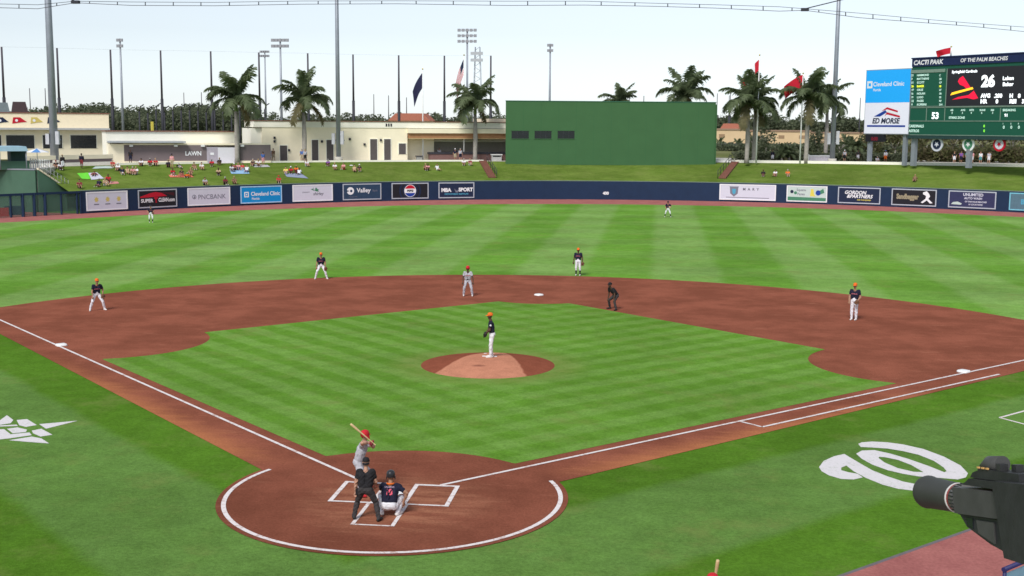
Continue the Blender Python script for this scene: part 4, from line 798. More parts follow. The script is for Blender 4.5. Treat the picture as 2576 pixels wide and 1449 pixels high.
p_ = np.array(tuple(Matrix.Rotation(Fr(pA, pB, 0).rz, 3, 'Z') @ Vector((SBF[1], .6, 0)))) + np.array([pA[0], pA[1], 0]); p_[2] = ZC+SBF[2]+.16
flag(2385, 0, 119, 0, 'short pole with a red flag on top of the scoreboard', 'red', .8, 2.4, 1.3, .02, loc=p_, droop=.2)

# ------------------------------------------------------------------ palms and trees
M_FROND = mat('palm_frond', (.17, .215, .11), .5, .4, 1.2); M_FROND2 = mat('palm_frond_dry', (.2, .18, .09), .7, .3, 1.2); M_SHAFT = mat('crownshaft_green', (.16, .22, .08), .6, .15, 1.)
def frond_mesh(L, up, droop, seed, mt):
    rg = random.Random(seed); m = MB(); n = 22; P = []; x = z = 0.; a = up
    for i in range(n+1):
        P.append(Vector((x, 0, z))); a -= droop*(.4+1.2*i/n)/n; x += L/n*math.cos(a); z += L/n*math.sin(a)
    m.tube(P, [.05*(1-.85*i/n) for i in range(n+1)], 4, 0, False)
    for i in range(2, n*3):
        t = i/(n*3); k_ = min(int(t*n), n-1); p = P[k_].lerp(P[k_+1], t*n-k_); d = (P[k_+1]-P[k_]).normalized(); ll = (.95*math.sin(math.pi*min(1, t*.85+.12))**.7+.15)*rg.uniform(.75, 1.15)*L/4.2
        for s_ in (-1, 1):
            dr = rg.uniform(.15, .95); v = (d*rg.uniform(.35, .7)+Vector((0, s_, 0))*(1-.35*dr)+Vector((0, 0, -dr*.8+.25))).normalized()
            tip = p+v*ll+Vector((0, 0, -ll*.25)); mid = p+v*ll*.5; w_ = d*.085
            m.add([p-w_, p+w_, mid+w_*1.2, tip, mid-w_*1.0], [(0, 1, 2, 3, 4)])
    return m.mesh('frond', mt)
FR = [frond_mesh(5.0, math.radians(u), math.radians(dd), i, M_FROND if i != 7 else M_FROND2) for i, (u, dd) in enumerate(((80, 45), (70, 75), (58, 95), (45, 110), (35, 120), (20, 115), (5, 105), (-25, 75)))]
def palm(px, py, ptop, label, seed, pz=ZC, rad=.3, group='palms on the concourse', frs=1., nf=17, base=None):
    p = gz(px, py, pz) if base is None else base; H = hgt(p, px, ptop)-p[2]; rg = random.Random(seed); r = thing('palm_tree', label, 'palm tree', tuple(p), 0, group)
    hc = H-4.35*frs; hs = hc-1.7*frs; MB().tube([(0, 0, 0), (0, 0, hs*.12), (.05, 0, hs*.5), (0, 0, hs)], [rad*1.25, rad*1.0, rad*1.12, rad*.72], 12).build('trunk', M_BARK, r); MB().tube([(0, 0, hs), (0, 0, hs+.4*frs), (0, 0, hc)], [rad*.8, rad*.85, rad*.4], 10).build('crownshaft', M_SHAFT, r)
    for i in range(nf):
        t = i/nf; me = FR[max(0, min(7, int(t*7.6+rg.uniform(-.7, .7))))]; o = bpy.data.objects.new('frond', me); COL.objects.link(o); o.parent = r; o.location = (0, 0, hc-.1*t)
        o.rotation_euler = (rg.uniform(-.25, .25), rg.uniform(-.1, .14), i*2.39996+rg.uniform(-.3, .3)); s_ = frs*rg.uniform(.85, 1.12); o.scale = (s_, s_, s_)
    return r
palm(597, 410, 163, 'palm with a trunk in front of the white shutter of the taupe wall', 3); palm(766, 407, 170, 'palm with a trunk between the doors left of the central light pole', 8); palm(1195, 405, 186, 'palm standing beside the striped flag at the shaded bar', 5, frs=.95)
palm(1721, 402, 170, 'palm rising behind the right half of the green backdrop', 11, base=gz(1721, 403.5, ZC)*np.array([1.0, 1.03, 1])); palm(1553, 402, 206, 'palm with only two fronds showing above the green backdrop', 17, frs=.75, base=gz(1553, 403.5, ZC)*np.array([1, 1.05, 1]))
palm(1878, 411, 178, 'left palm of the close pair right of the green backdrop', 21, frs=1.05); palm(1896, 409, 184, 'right palm of the close pair right of the green backdrop', 23, frs=.95); palm(2027, 411, 162, 'palm standing between the red flag and the lilac counter', 27, frs=1.08); palm(2076, 405, 188, 'palm half hidden behind the right light pole', 31, frs=.95)
for i, (x, y, t, lb) in enumerate(((1966, 409, 368, 'thin young palm left of its twin behind the low cream wall'), (1985, 409, 366, 'thin young palm right of its twin behind the low cream wall'), (2140, 409, 352, 'slim palm behind the low cream wall near the clock'), (2154, 409, 350, 'slim palm just left of the hanging clock'))): palm(x, y-4, t-8, lb, 40+i, rad=.13, group='young palms', frs=.38, nf=12)
for i, (x, t, lb) in enumerate(((1809, 352, 'tiny far palm against the tan building next to the green backdrop'), (1857, 356, 'tiny far palm in the middle of the tan building'), (1832, 360, 'tiny bushy far palm against the tan building'), (2130, 346, 'tiny far palm right of the light pole'), (2158, 350, 'tiny far palm near the clock'))):
    b = gD(x, 372, 420); b[2] = 4.; palm(x, 372, t-10, lb, 60+i, rad=.25, group='far palms', frs=.8, nf=12, base=b)
def leaf_blob(m, c, R_, n, rg, size, sc_=(1, 1, 1)):
    for _ in range(n):
        th, ph, q = rg.random()*2*math.pi, math.acos(2*rg.random()-1), rg.random()**.45; d = Vector((math.sin(ph)*math.cos(th)*sc_[0], math.sin(ph)*math.sin(th)*sc_[1], math.cos(ph)*sc_[2]))
        p = Vector(c)+d*R_*q; a = Vector((rg.gauss(0, 1), rg.gauss(0, 1), rg.gauss(0, .6))).normalized(); b = a.cross(Vector((rg.gauss(0, 1), rg.gauss(0, 1), rg.gauss(0, 1)))).normalized(); s_ = size*rg.uniform(.6, 1.4)
        m.add([p-a*s_, p+b*s_*.6, p+a*s_, p-b*s_*.6], [(0, 1, 2, 3)], rg.randrange(2))
LEAF = [mat('leaf_dark', (.115, .14, .08), .7, .35, .3), mat('leaf_mid', (.16, .18, .11), .7, .3, .3)]; LEAFO = [mat('leaf_olive', (.12, .13, .05), .7, .3, .3), mat('leaf_brown', (.15, .13, .07), .7, .3, .3)]
# the far wood reads as one mass along the horizon
def leafy(m):      # thin leaves let light through
    t = m.node_tree; b = t.nodes['Principled BSDF']; tr = nd(t, 'ShaderNodeBsdfTranslucent'); mx = nd(t, 'ShaderNodeMixShader'); mx.inputs[0].default_value = .5
    src = b.inputs['Base Color'].links[0].from_socket; t.links.new(src, tr.inputs['Color']); t.links.new(b.outputs[0], mx.inputs[1]); t.links.new(tr.outputs[0], mx.inputs[2]); t.links.new(mx.outputs[0], t.nodes['Material Output'].inputs['Surface'])
for q in LEAF+LEAFO+[M_FROND, M_FROND2]: leafy(q)
rg = random.Random(5); m = MB()
def wood(x0, x1, step, ytop, D0, D1, n, size):
    x = x0
    while x < x1:
        D = rg.uniform(D0, D1); p = gD(x, 330, D); yt = ytop(x)+rg.uniform(-9, 15); zt = gD(x, yt, D)[2]; H = zt-4.0; Rr = min(H*.42, 6.5)
        leaf_blob(m, (p[0], p[1], zt-Rr*.9), Rr, n, rg, size, (1.1, 1.1, .95)); leaf_blob(m, (p[0]+rg.uniform(-3, 3), p[1], 4+H*.3), H*.34, n//2, rg, size, (1.3, 1.2, 1)); x += step*rg.uniform(.6, 1.4)
wood(-40, 640, 11, lambda x: 270+max(0, (150-x))*.02+5*math.sin(x*.021), 300, 380, 800, .42)
wood(640, 1290, 14, lambda x: 291-6*math.exp(-((x-1070)/60)**2), 420, 520, 560, .5)
wood(1780, 2640, 14, lambda x: 297-(8 if 1980 < x < 2060 else 0), 620, 760, 360, .9)
o = m.build('far_wood', LEAF); tag(o, 'long band of dark green trees along the horizon', 'trees', None, 'stuff')
# bushes and small trees seen under and beside the scoreboard
def tree(p, H, R_, label, seed, leaf=LEAFO, group='small trees beyond the low cream wall', n=420):
    rg = random.Random(seed); r = thing('small_tree', label, 'tree', tuple(p), 0, group); m = MB(); m.tube([(0, 0, 0), (.1, 0, H*.3), (0, .1, H*.6)], [.2, .15, .08], 7)
    for a in range(4): t = a*1.6+rg.random(); m.tube([(0, 0, H*.35), (R_*.5*math.cos(t), R_*.5*math.sin(t), H*.65)], [.09, .04], 5)
    m.build('trunk', M_BARK, r); m = MB()
    for _ in range(7): leaf_blob(m, (rg.uniform(-.6, .6)*R_, rg.uniform(-.6, .6)*R_, H*.62+rg.uniform(-.25, .3)*H), R_*.5, n//7, rg, .28)
    m.build('crown', leaf, r); return r
for i, (x, y, D, H, R_, lb) in enumerate(((2330, 398, 225, 5.5, 2.8, 'olive tree under the left end of the scoreboard'), (2395, 398, 240, 6.5, 3.2, 'brownish tree between the navy and green emblems'), (2470, 398, 235, 6.8, 3.4, 'olive tree between the green and pale emblems'), (2545, 398, 228, 7.0, 3.4, 'broad tree right of the pale emblem'), (2250, 398, 235, 5.0, 2.8, 'low bushy tree behind the advert cabinet column'), (2190, 398, 240, 4.4, 2.8, 'low bushy tree under the hanging clock'), (2110, 398, 236, 4.2, 2.6, 'low dark bush right of the light pole'), (2055, 398, 240, 5.2, 2.4, 'dark bush behind the lilac counter'), (1925, 398, 236, 6.2, 2.6, 'rounded green tree right of the paired palms'), (1900, 398, 250, 4.6, 2.4, 'green bush behind the paired palms'))):
    p = gD(x, y, D); p[2] = 4.; tree(p, H, R_, lb, 100+i, LEAF if i in (8, 9, 7, 6) else LEAFO)
rg = random.Random(19); m = MB()
for i in range(120):
    px = 1852+i*3.7; p = gD(px, 395, 196+rg.uniform(-1, 1)); leaf_blob(m, (p[0], p[1], 5.2), 1.0, 60, rg, .24, (1.1, .9, .85))
tag(m.build('hedge', LEAF), 'dense green hedge right behind the low cream wall', 'hedge', None, 'stuff')
rg = random.Random(23); m = MB()
for i in range(110):
    px = 2285+i*3.2; p = gD(px, 395, 202+rg.uniform(-2, 2)); leaf_blob(m, (p[0], p[1], 5.6+rg.uniform(-.2, .5)), 1.35, 60, rg, .26, (1.1, .9, .95))
tag(m.build('hedge', LEAFO), 'straggly brown hedge under the scoreboard', 'hedge', None, 'stuff')
# hedge and fence bands beyond the right concourse
m = MB(); rg = random.Random(9)
for i in range(150): p = gD(1800+i*5.6, 380, 300+rg.uniform(-3, 3)); leaf_blob(m, (p[0], p[1], 4.9), 1.5, 40, rg, .4, (1.4, 1, .8))
tag(m.build('hedge', LEAF), 'long clipped hedge across the ground beyond the right lawn', 'hedge', None, 'stuff')
a, b = gD(1790, 380, 330), gD(2640, 380, 330); F = Fr(a, b, 4.); r = F.root('screen_fence', 'long dark mesh fence in front of the tan far building', 'fence'); MB().bb(0, F.L, -.03, .03, 0.1, F.px(2000, 362)[1]).build('mesh_screen', mat('dark_screen', (.09, .09, .1), .8, .1, .5), r)
for i in range(19): MB().tube([(F.L*i/18, .1, 0), (F.L*i/18, .1, F.px(2000, 360)[1])], .06, 6).build('post', M_STEEL, r)
for x0, x1, yt, D, lb, rf in ((1786, 1885, 327, 430, 'tan far building with a low red roof next to the green backdrop', 1), (1885, 2040, 331, 440, 'long tan far building behind the paired palms', 0), (2040, 2175, 336, 445, 'tan far building behind the right light pole', 0)):
    a, b = gD(x0, 360, D), gD(x1, 360, D); F = Fr(a, b, 4.); h = F.px((x0+x1)/2, yt)[1]; r = F.root('far_building', lb, 'building'); MB().bb(0, F.L-.3, 0, 18, 0, h).build('wall', mat('tan_stucco', (.62, .46, .28), .85, .06, .2), r); MB().bb(-.2, F.L-.1, -.3, 18.3, h+.003, h+.5).build('roof_edge', mat('tile_edge', (.3, .2, .14), .8), r)
    for i in range(int(F.L//7)): MB().bb(3+7*i, 5+7*i, -.06, -.002, h*.42, h*.7).build('window', mat('dark_tan', (.3, .2, .12), .8), r)  # window boxes in one even, darker tan
    if rf: MB().prism([(F.L*.25, h+.5), (F.L*.78, h+.5), (F.L*.7, h+2.2), (F.L*.33, h+2.2)], 1, 10).build('roof', mat('red_tile', (.42, .15, .1), .8), r)
p0 = gD(1030, 330, 400); r = thing('far_house', 'far house with a red hipped roof among the trees', 'house', (p0[0], p0[1], 4.)); h = gD(1030, 285, 400)[2]-4; MB().bb(-6.5, 6.5, 0, 8, 0, h-2.4).build('wall', M_CREAM, r); MB().prism([(-7, h-2.4), (7, h-2.4), (4.5, h), (-4.5, h)], -.5, 8.5).build('roof', mat('red_tile', (.42, .15, .1), .8), r)

# ------------------------------------------------------------------ people
def ik(a, b, l1, l2, hint):
    a, b, hint = Vector(a), Vector(b), Vector(hint); d = b-a; L = min(d.length, (l1+l2)*.999); dn = d.normalized(); x = (l1*l1-l2*l2+L*L)/(2*L); h = math.sqrt(max(l1*l1-x*x, 0)); hp = hint-dn*hint.dot(dn)
    return a+dn*x+hp.normalized()*h
SKINC = {'light': (.5, .27, .19), 'tan': (.36, .19, .12), 'dark': (.09, .045, .03)}
def capsule(m, p0, r0, p1, r1, n=12):
    p0, p1 = Vector(p0), Vector(p1); d = p1-p0; L = d.length
    if L < 1e-5: d = Vector((0, 0, 1)); p1 = p0+d*1e-4; L = 1e-4
    d.normalize(); P, R_ = [], []
    for i in range(4): t = -math.pi/2+math.pi/2*i/4+.12; P.append(p0+d*r0*math.sin(t)); R_.append(r0*math.cos(t))
    P.append(p0); R_.append(r0)
    P.append(p1); R_.append(r1)
    for i in range(1, 5): t = math.pi/2*i/4-.12; P.append(p1+d*r1*math.sin(t)); R_.append(r1*math.cos(t))
    m.tube(P, R_, n)
def skeleton(pelvis=(0, 0, .97), lean=0., side=0., twist=0., feetL=(-.14, 0), feetR=(.14, 0), handL=None, handR=None, headyaw=0., headpitch=0., toeL=0., toeR=0., s=1., kneeL=None, kneeR=None, elL=None, elR=None, footz=0., neckfwd=.02):
    """joints of a figure facing +y; metres for a 1.83 m adult"""
    J = {}; P = Vector(pelvis); d = Vector((math.sin(side), math.sin(lean)*math.cos(side), math.cos(lean)*math.cos(side))); ax = Vector((math.cos(twist), math.sin(twist), 0)); J['ax'] = ax
    J['pel'] = P; J['d'] = d; J['chest'] = P+d*.3; J['neck'] = P+d*.53; J['head'] = J['neck']+d*.07+Vector((0, neckfwd, .115))
    for k, sg in (('L', -1), ('R', 1)):
        J['sh'+k] = P+d*.475+ax*(.185*sg); J['hip'+k] = P+Vector((.095*sg, 0, -.03)); f = (feetL, feetR)[sg > 0]; J['an'+k] = Vector((f[0], f[1], .085+footz)); to = (toeL, toeR)[sg > 0]; J['toe'+k] = Vector((math.sin(to), math.cos(to), 0))
        kh = (kneeL, kneeR)[sg > 0] or Vector((.25*sg, 1, .1)); J['kn'+k] = ik(J['hip'+k], J['an'+k], .43, .43, kh)
        h = (handL, handR)[sg > 0] or (P.x+.3*sg, P.y+.03, P.z-.1); J['ha'+k] = Vector(h); eh = (elL, elR)[sg > 0] or Vector((.6*sg, -.8, -.2)); dd = J['ha'+k]-J['sh'+k]
        if dd.length > .555: J['ha'+k] = J['sh'+k]+dd.normalized()*.555
        J['el'+k] = ik(J['sh'+k], J['ha'+k], .3, .265, eh)
    J['hy'], J['hp'] = headyaw, headpitch; return J
def prims(J, bulk=1., socks=False, sleeve=.55, shorts=False, undershirt=False, fingers=True, longsleeve=False):
    Q = []; A = lambda p0, r0, p1, r1, k: Q.append((Vector(p0), r0, Vector(p1), r1, k)); ax, d, P = J['ax'], J['d'], J['pel']; b = bulk
    for sg, k in ((-1, 'L'), (1, 'R')):
        A(P+ax*.075*sg*b+d*.1, .112*b, P+d*.36+ax*.095*sg, .118*b, 'shirt'); A(P+d*.36+ax*.09*sg, .11*b, J['sh'+k]-ax*.03*sg, .075*b, 'shirt')
        h, kn, an = J['hip'+k], J['kn'+k], J['an'+k]; tl = kn.lerp(an, .42)
        if shorts: A(h, .102*b, h.lerp(kn, .85), .082*b, 'pants'); A(h.lerp(kn, .85), .068, kn, .06, 'skin'); A(kn, .056, kn.lerp(an, .35), .058, 'skin'); A(kn.lerp(an, .35), .058, an, .038, 'skin')
        else:
            A(h, .103*b, kn, .072*b, 'pants')
            if socks: A(kn, .07, kn.lerp(an, .3), .066, 'pants'); A(kn.lerp(an, .3), .058, an, .042, 'socks')
            else: A(kn, .07*b, kn.lerp(an, .35), .07*b, 'pants'); A(kn.lerp(an, .35), .07*b, an+Vector((0, 0, .01)), .055*b, 'pants')
        f = J['toe'+k]; ft = Vector((an.x, an.y, an.z-.04)); A(ft-f*.045, .046, ft+f*.07, .045, 'shoe'); A(ft+f*.07, .045, ft+f*.17+Vector((0, 0, -.008)), .036, 'shoe')
        s0, e, w_ = J['sh'+k], J['el'+k], J['ha'+k]; sl = s0.lerp(e, sleeve)
        if longsleeve: A(s0, .072*b, e, .058*b, 'shirt'); A(e, .054*b, e.lerp(w_, .88), .042, 'shirt')
        else: A(s0, .074*b, sl, .064*b, 'shirt'); A(sl, .05*b, e, .044*b, 'sleeve' if undershirt else 'skin'); A(e, .046*b, e.lerp(w_, .4), .044*b, 'sleeve' if undershirt else 'skin'); A(e.lerp(w_, .4), .044*b, w_, .029, 'sleeve' if undershirt else 'skin')
        fd = (w_-e).normalized(); A(w_, .03, w_+fd*.075, .036, 'hand')
        if fingers:
            sd_ = fd.cross(Vector((0, 1, .2))); sd_ = sd_.normalized() if sd_.length > .1 else Vector((1, 0, 0)); cu = fd.cross(sd_).normalized()*(.35)
            for i, ln in enumerate((.065, .078, .074, .058)):
                p = w_+fd*.085+sd_*(.0225*(i-1.5)); q = p+fd*ln*.6+cu*.02; A(p, .0115, q, .0105, 'hand'); A(q, .0105, q+(fd*.5+cu*1.2).normalized()*ln*.5, .009, 'hand')
            A(w_+fd*.03+sd_*.03, .014, w_+fd*.075+sd_*.062+cu*.02, .011, 'hand'); A(w_+fd*.075+sd_*.062+cu*.02, .011, w_+fd*.105+sd_*.06+cu*.05, .0095, 'hand')
    A(J['hipL']+Vector((.02, 0, .02)), .12*b, J['hipR']+Vector((-.02, 0, .02)), .12*b, 'pants'); A(P+d*.075-ax*.06*b, .113*b, P+d*.075+ax*.06*b, .113*b, 'belt')
    A(J['neck']-d*.05, .062, J['head']-Vector((0, 0, .07)), .052, 'skin'); H = J['head']; fw = Vector((math.sin(-J['hy'])*math.cos(J['hp']), math.cos(J['hy'])*math.cos(J['hp']), math.sin(J['hp']))); J['fw'] = fw; rt = fw.cross(Vector((0, 0, 1))).normalized(); up = rt.cross(fw); J['rt'], J['up'] = rt, up
    A(H+up*.045-fw*.012, .092, H-up*.03+fw*.012, .078, 'skin'); A(H-up*.075+fw*.045, .04, H-up*.085+fw*.055, .034, 'skin'); A(H+fw*.088-up*.005, .012, H+fw*.108-up*.03, .016, 'skin')
    for sg in (-1, 1): A(H+rt*.088*sg-up*.0, .018, H+rt*.09*sg-up*.035, .014, 'skin')
    A(H+fw*.075-up*.063-rt*.02, .011, H+fw*.075-up*.063+rt*.02, .011, 'lip')
    return Q
def skin_mesh(Q, voxel, name='body'):
    m = MB(); 
    for p0, r0, p1, r1, k in Q: capsule(m, p0, r0, p1, r1)
    me = m.mesh('tmp', []); o = bpy.data.objects.new('tmp', me); COL.objects.link(o); md = o.modifiers.new('r', 'REMESH'); md.mode = 'VOXEL'; md.voxel_size = voxel
    ms = o.modifiers.new('s', 'SMOOTH'); ms.factor = .5; ms.iterations = 3
    dg = bpy.context.evaluated_depsgraph_get(); res = bpy.data.meshes.new_from_object(o.evaluated_get(dg)); bpy.data.objects.remove(o); bpy.data.meshes.remove(me)
    if voxel < .02:
        nv_ = len(res.vertices); co = np.empty(nv_*3); res.vertices.foreach_get('co', co); co = co.reshape(-1, 3); no = np.empty(nv_*3); res.vertices.foreach_get('normal', no); no = no.reshape(-1, 3); rs_ = np.random.RandomState(len(Q)+nv_); dsp = np.zeros(nv_)
        for _ in range(9):
            kv = rs_.normal(size=3)*np.array([1, 1, .8]); kv *= rs_.uniform(28, 75)/np.linalg.norm(kv); dsp += np.sin(co@kv+rs_.uniform(0, 6.28)+1.5*np.sin(co@(kv[::-1]*.4)))
        keep = ((co[:, 2] > .1) & (np.linalg.norm(co-np.array(Q[-1][0]), axis=1) > .2)); res.vertices.foreach_set('co', (co+no*(dsp*keep*.0026)[:, None]).ravel()); res.update()
    n = len(res.polygons); c = np.empty(n*3); res.polygons.foreach_get('center', c); c = c.reshape(-1, 3); best = np.full(n, 9e9); idx = np.zeros(n, int); keys = sorted({q[4] for q in Q})
    for p0, r0, p1, r1, k in Q:
        a, b = np.array(p0), np.array(p1); ab = b-a; L2 = ab@ab+1e-12; t = np.clip(((c-a)@ab)/L2, 0, 1); dist = np.linalg.norm(c-(a+t[:, None]*ab), axis=1)-(r0+(r1-r0)*t); w_ = dist < best; best[w_] = dist[w_]; idx[w_] = keys.index(k)
    res.materials.clear()
    for k in keys: res.materials.append(None)
    res.polygons.foreach_set('material_index', idx.astype(np.int32)); res.polygons.foreach_set('use_smooth', np.ones(n, bool)); res.name = name; res.update(); return res, keys
def cloth(n, rgb, rough=.85): return mat('cloth_'+n, rgb, rough, .16, 9., bump=.15)
C_NAVY_J = cloth('navy', S(28, 30, 52)); C_WHITE_P = cloth('white', (.74, .73, .78)); C_GREYU = cloth('grey', (.44, .43, .48)); C_BLACK = cloth('black', (.016, .015, .018)); C_CHAR = cloth('charcoal', (.045, .04, .042)); C_ORANGE = cloth('orange', (.75, .15, .02)); C_RED = cloth('red', (.52, .02, .03)); C_SHOE = mat('white_shoe', (.72, .68, .66), .5); C_BSHOE = mat('black_shoe', (.015, .015, .015), .5)
def skinm(k): return mat('skin_'+k, SKINC[k], .6, .08, 8.)
def ring_mesh(J, prof, mats_, name, parent, mi=None):
    """lathe about the head axis: prof is (radius, height) pairs in head space"""
    H, fw, rt, up = J['head'], J['fw'], J['rt'], J['up']; m = MB(); n = 20; vs = []
    for r_, h in prof:
        for i in range(n): a = 2*math.pi*i/n; vs.append(H+up*h+rt*(r_*.93*math.cos(a))+fw*(r_*1.08*math.sin(a)-.01))
    m.add(vs, [(j*n+i, j*n+(i+1) % n, (j+1)*n+(i+1) % n, (j+1)*n+i) for j in range(len(prof)-1) for i in range(n)]+[tuple(range((len(prof)-1)*n, len(prof)*n))], 0, True); return m.build(name, mats_, parent)
def cap(J, parent, col, brim=None, back=False):
    c = ring_mesh(J, [(.1, .03), (.104, .055), (.1, .095), (.08, .128), (.045, .147), (.012, .152)], col, 'cap', parent); H, fw, rt, up = J['head'], J['fw'], J['rt'], J['up']; f = -fw if back else fw; m = MB(); vs = []; n = 9
    for i in range(n+1):
        a = math.pi*(.12+.76*i/n); ci, si = math.cos(a), math.sin(a); p = H+up*.038+rt*(.096*ci)+f*(.1*si); q = H+up*(.03-.012*abs(ci))+rt*(.093*ci)+f*(.1*si+.085*math.sin(math.pi*i/n)**.6)
        vs += [p, q, p-up*.008, q-up*.008]
    m.add(vs, [(4*i, 4*i+4, 4*i+5, 4*i+1) for i in range(n)]+[(4*i+2, 4*i+3, 4*i+7, 4*i+6) for i in range(n)]+[(4*i+1, 4*i+5, 4*i+7, 4*i+3) for i in range(n)], 0, True); m.build('brim', brim or col, c); return c
def helmet(J, parent, col, flaps=True):
    c = ring_mesh(J, [(.112, -.005), (.118, .04), (.116, .09), (.095, .135), (.055, .16), (.012, .168)], col, 'helmet', parent); H, fw, rt, up = J['head'], J['fw'], J['rt'], J['up']; m = MB(); vs = []; n = 8
    for i in range(n+1): a = math.pi*(.18+.64*i/n); p = H+up*.035+rt*(.105*math.cos(a))+fw*(.118*math.sin(a)); vs += [p, p+fw*.055*math.sin(math.pi*i/n)**.5-up*.008]
    m.add(vs, [(2*i, 2*i+2, 2*i+3, 2*i+1) for i in range(n)]); m.build('brim', col, c)
    if flaps:
        for sg in (-1, 1): MB().box(H+rt*.108*sg-up*.035+fw*.015, (.014, .09, .085), 0, (rt, fw, up)).build('ear_flap', col, c)
    return c
def hair(J, parent, col, long=False):
    pr = [(.1, -.06), (.103, .02), (.1, .07), (.078, .12), (.03, .142)] if long else [(.096, .02), (.1, .06), (.095, .09), (.07, .125), (.02, .143)]
    c = ring_mesh(J, pr, col, 'hair', parent); c.location = -J['fw']*.018; return c
def eyes(J, parent):
    H, fw, rt, up = J['head'], J['fw'], J['rt'], J['up']
    for sg in (-1, 1): MB().sphere(H+fw*.083+rt*.033*sg+up*.018, .012, 0, 8, 5).build('eye', mat('eye_dark', (.02, .015, .012), .3), parent)
def glove(J, side, parent, col):
    h = J['ha'+side]; e = J['el'+side]; fd = (h-e).normalized(); sd_ = fd.cross(Vector((0, 1, 0))); sd_ = sd_.normalized() if sd_.length > .1 else Vector((1, 0, 0)); m = MB()
    m.sphere(h+fd*.09, .1, 0, 10, 7, (1, .75, 1.05))
    for i in range(4): p = h+fd*.12+sd_*(.045*(i-1.5)); m.tube([p, p+fd*.07, p+fd*.13], [.03, .028, .016], 7)
    p = h+fd*.06-sd_*.09; m.tube([p, p+fd*.08-sd_*.02], [.032, .02], 7); return m.build('glove', col, parent)
def person(label, loc, rz, J, col, sk='tan', voxel=.012, group=None, cat='person', **kw):
    Q = prims(J, **kw); me, keys = skin_mesh(Q, voxel); r = thing('person', label, cat, loc, rz, group); o = bpy.data.objects.new('body', me); COL.objects.link(o); o.parent = r
    dm = {'skin': skinm(sk), 'hand': col.get('hand', skinm(sk)), 'lip': mat('lip', (.3, .1, .08), .6), 'sleeve': col.get('sleeve', skinm(sk)), 'belt': col.get('belt', col['pants']), 'socks': col.get('socks', C_BLACK), 'shoe': col.get('shoe', C_SHOE)}; dm.update({k: col[k] for k in ('shirt', 'pants')})
    for i, k in enumerate(keys): me.materials[i] = dm[k]
    return r
def face(px, py, tx, ty):      # heading so that local +y looks from one surveyed ground point to another
    a, b = gz(px, py), gz(tx, ty); return math.atan2(-(b[0]-a[0]), b[1]-a[1])
TO_HOME = lambda p: math.atan2(p[0], -p[1])
fielder = dict(shirt=C_NAVY_J, pants=C_WHITE_P, belt=C_WHITE_P, shoe=C_SHOE)
G_BRN = mat('glove_brown', (.14, .06, .03), .6); G_BLK = mat('glove_black', (.02, .018, .018), .6); G_TANL = mat('glove_tan', (.55, .42, .28), .6)
def chest(J, r, t, m_, h=.085, z=.33, fwd=1, wmax=.3, bold=.03):
    """lettering on the jersey, bent round the chest"""
    me = text_mesh(t, bold); n = len(me.vertices); co = np.empty(n*3); me.vertices.foreach_get('co', co); co = co.reshape(-1, 3); mn, mx = co.min(0), co.max(0); s_ = min(h/(mx[1]-mn[1]), wmax/(mx[0]-mn[0])); P, d, ax = J['pel'], J['d'], J['ax']; f = ax.cross(d)*-fwd; f = -f if f.y*fwd < 0 else f; out = []
    for q in co:
        x = (q[0]-(mn[0]+mx[0])/2)*s_; zz = (q[1]-(mn[1]+mx[1])/2)*s_; bulge = .128-.9*x*x; v = P+d*(z+zz)+ax*(-x*fwd)+f*bulge; out += list(v)
    me.vertices.foreach_set('co', out); me.materials.clear(); me.materials.append(m_); me.update(); o = bpy.data.objects.new('jersey_lettering', me); COL.objects.link(o); o.parent = r; return o
# third baseman
def mk_field(px, py, label, J, sk, headcol=C_ORANGE, gl='L', glc=G_BRN, h=1., extra=0., z=0., lettering=True, **kw):
    p = gz(px, py); r = person(label, (p[0], p[1], z), TO_HOME(p)+extra, J, kw.pop('col', fielder), sk, group=kw.pop('group', 'fielders in navy jerseys'), **kw); cap(J, r, headcol); eyes(J, r)
    if gl: glove(J, gl, r, glc)
    if lettering: chest(J, r, 'ASTROS', mat('letter_rose', S(190, 110, 125), .8))
    r.scale = (h, h, h); return r
crouch = lambda **k: skeleton(**{**dict(pelvis=(0, -.1, .86), lean=.42, feetL=(-.36, .05), feetR=(.36, 0), handL=(-.3, .28, .78), handR=(.28, .26, .78), toeL=-.3, toeR=.3, headpitch=.1), **k})
mk_field(245, 781, 'infielder in orange cap and navy jersey with legs wide near the left foul line', crouch(lean=.3, pelvis=(0, -.04, .88), handL=(-.28, .14, .86), handR=(.26, .2, .72)), 'tan')
mk_field(808, 702, 'infielder in orange cap leaning forward at the back edge of the dirt', crouch(lean=.28, pelvis=(0, -.05, .88), handL=(-.28, .14, .74), handR=(.3, .12, .7)), 'tan')
mk_field(1454, 693, 'infielder standing upright with high black socks behind the middle base', skeleton(feetL=(-.13, 0), feetR=(.13, 0), handL=(-.3, .08, .84), handR=(.3, .05, .84)), 'dark', socks=True)
mk_field(2148, 805, 'tall infielder in orange cap standing in front of the right outfield edge', skeleton(feetL=(-.1, 0), feetR=(.1, .06), handL=(-.22, .2, 1.0), handR=(.2, .2, .95)), 'tan', h=1.05)
mk_field(380, 560, 'outfielder in white knee pants standing in front of the black sign', skeleton(feetL=(-.15, 0), feetR=(.15, 0), pelvis=(0, -.05, .92), lean=.15, handL=(-.2, .25, 1.0), handR=(.22, .22, .95)), 'tan', C_NAVY_J, socks=True)
mk_field(1680, 546, 'outfielder with a pale glove standing before the bare navy wall', skeleton(feetL=(-.32, 0), feetR=(.32, 0), pelvis=(0, -.05, .9), lean=.22, handL=(-.24, .2, 1.1), handR=(.18, .25, .95)), 'tan', C_NAVY_J, glc=G_TANL, socks=True)
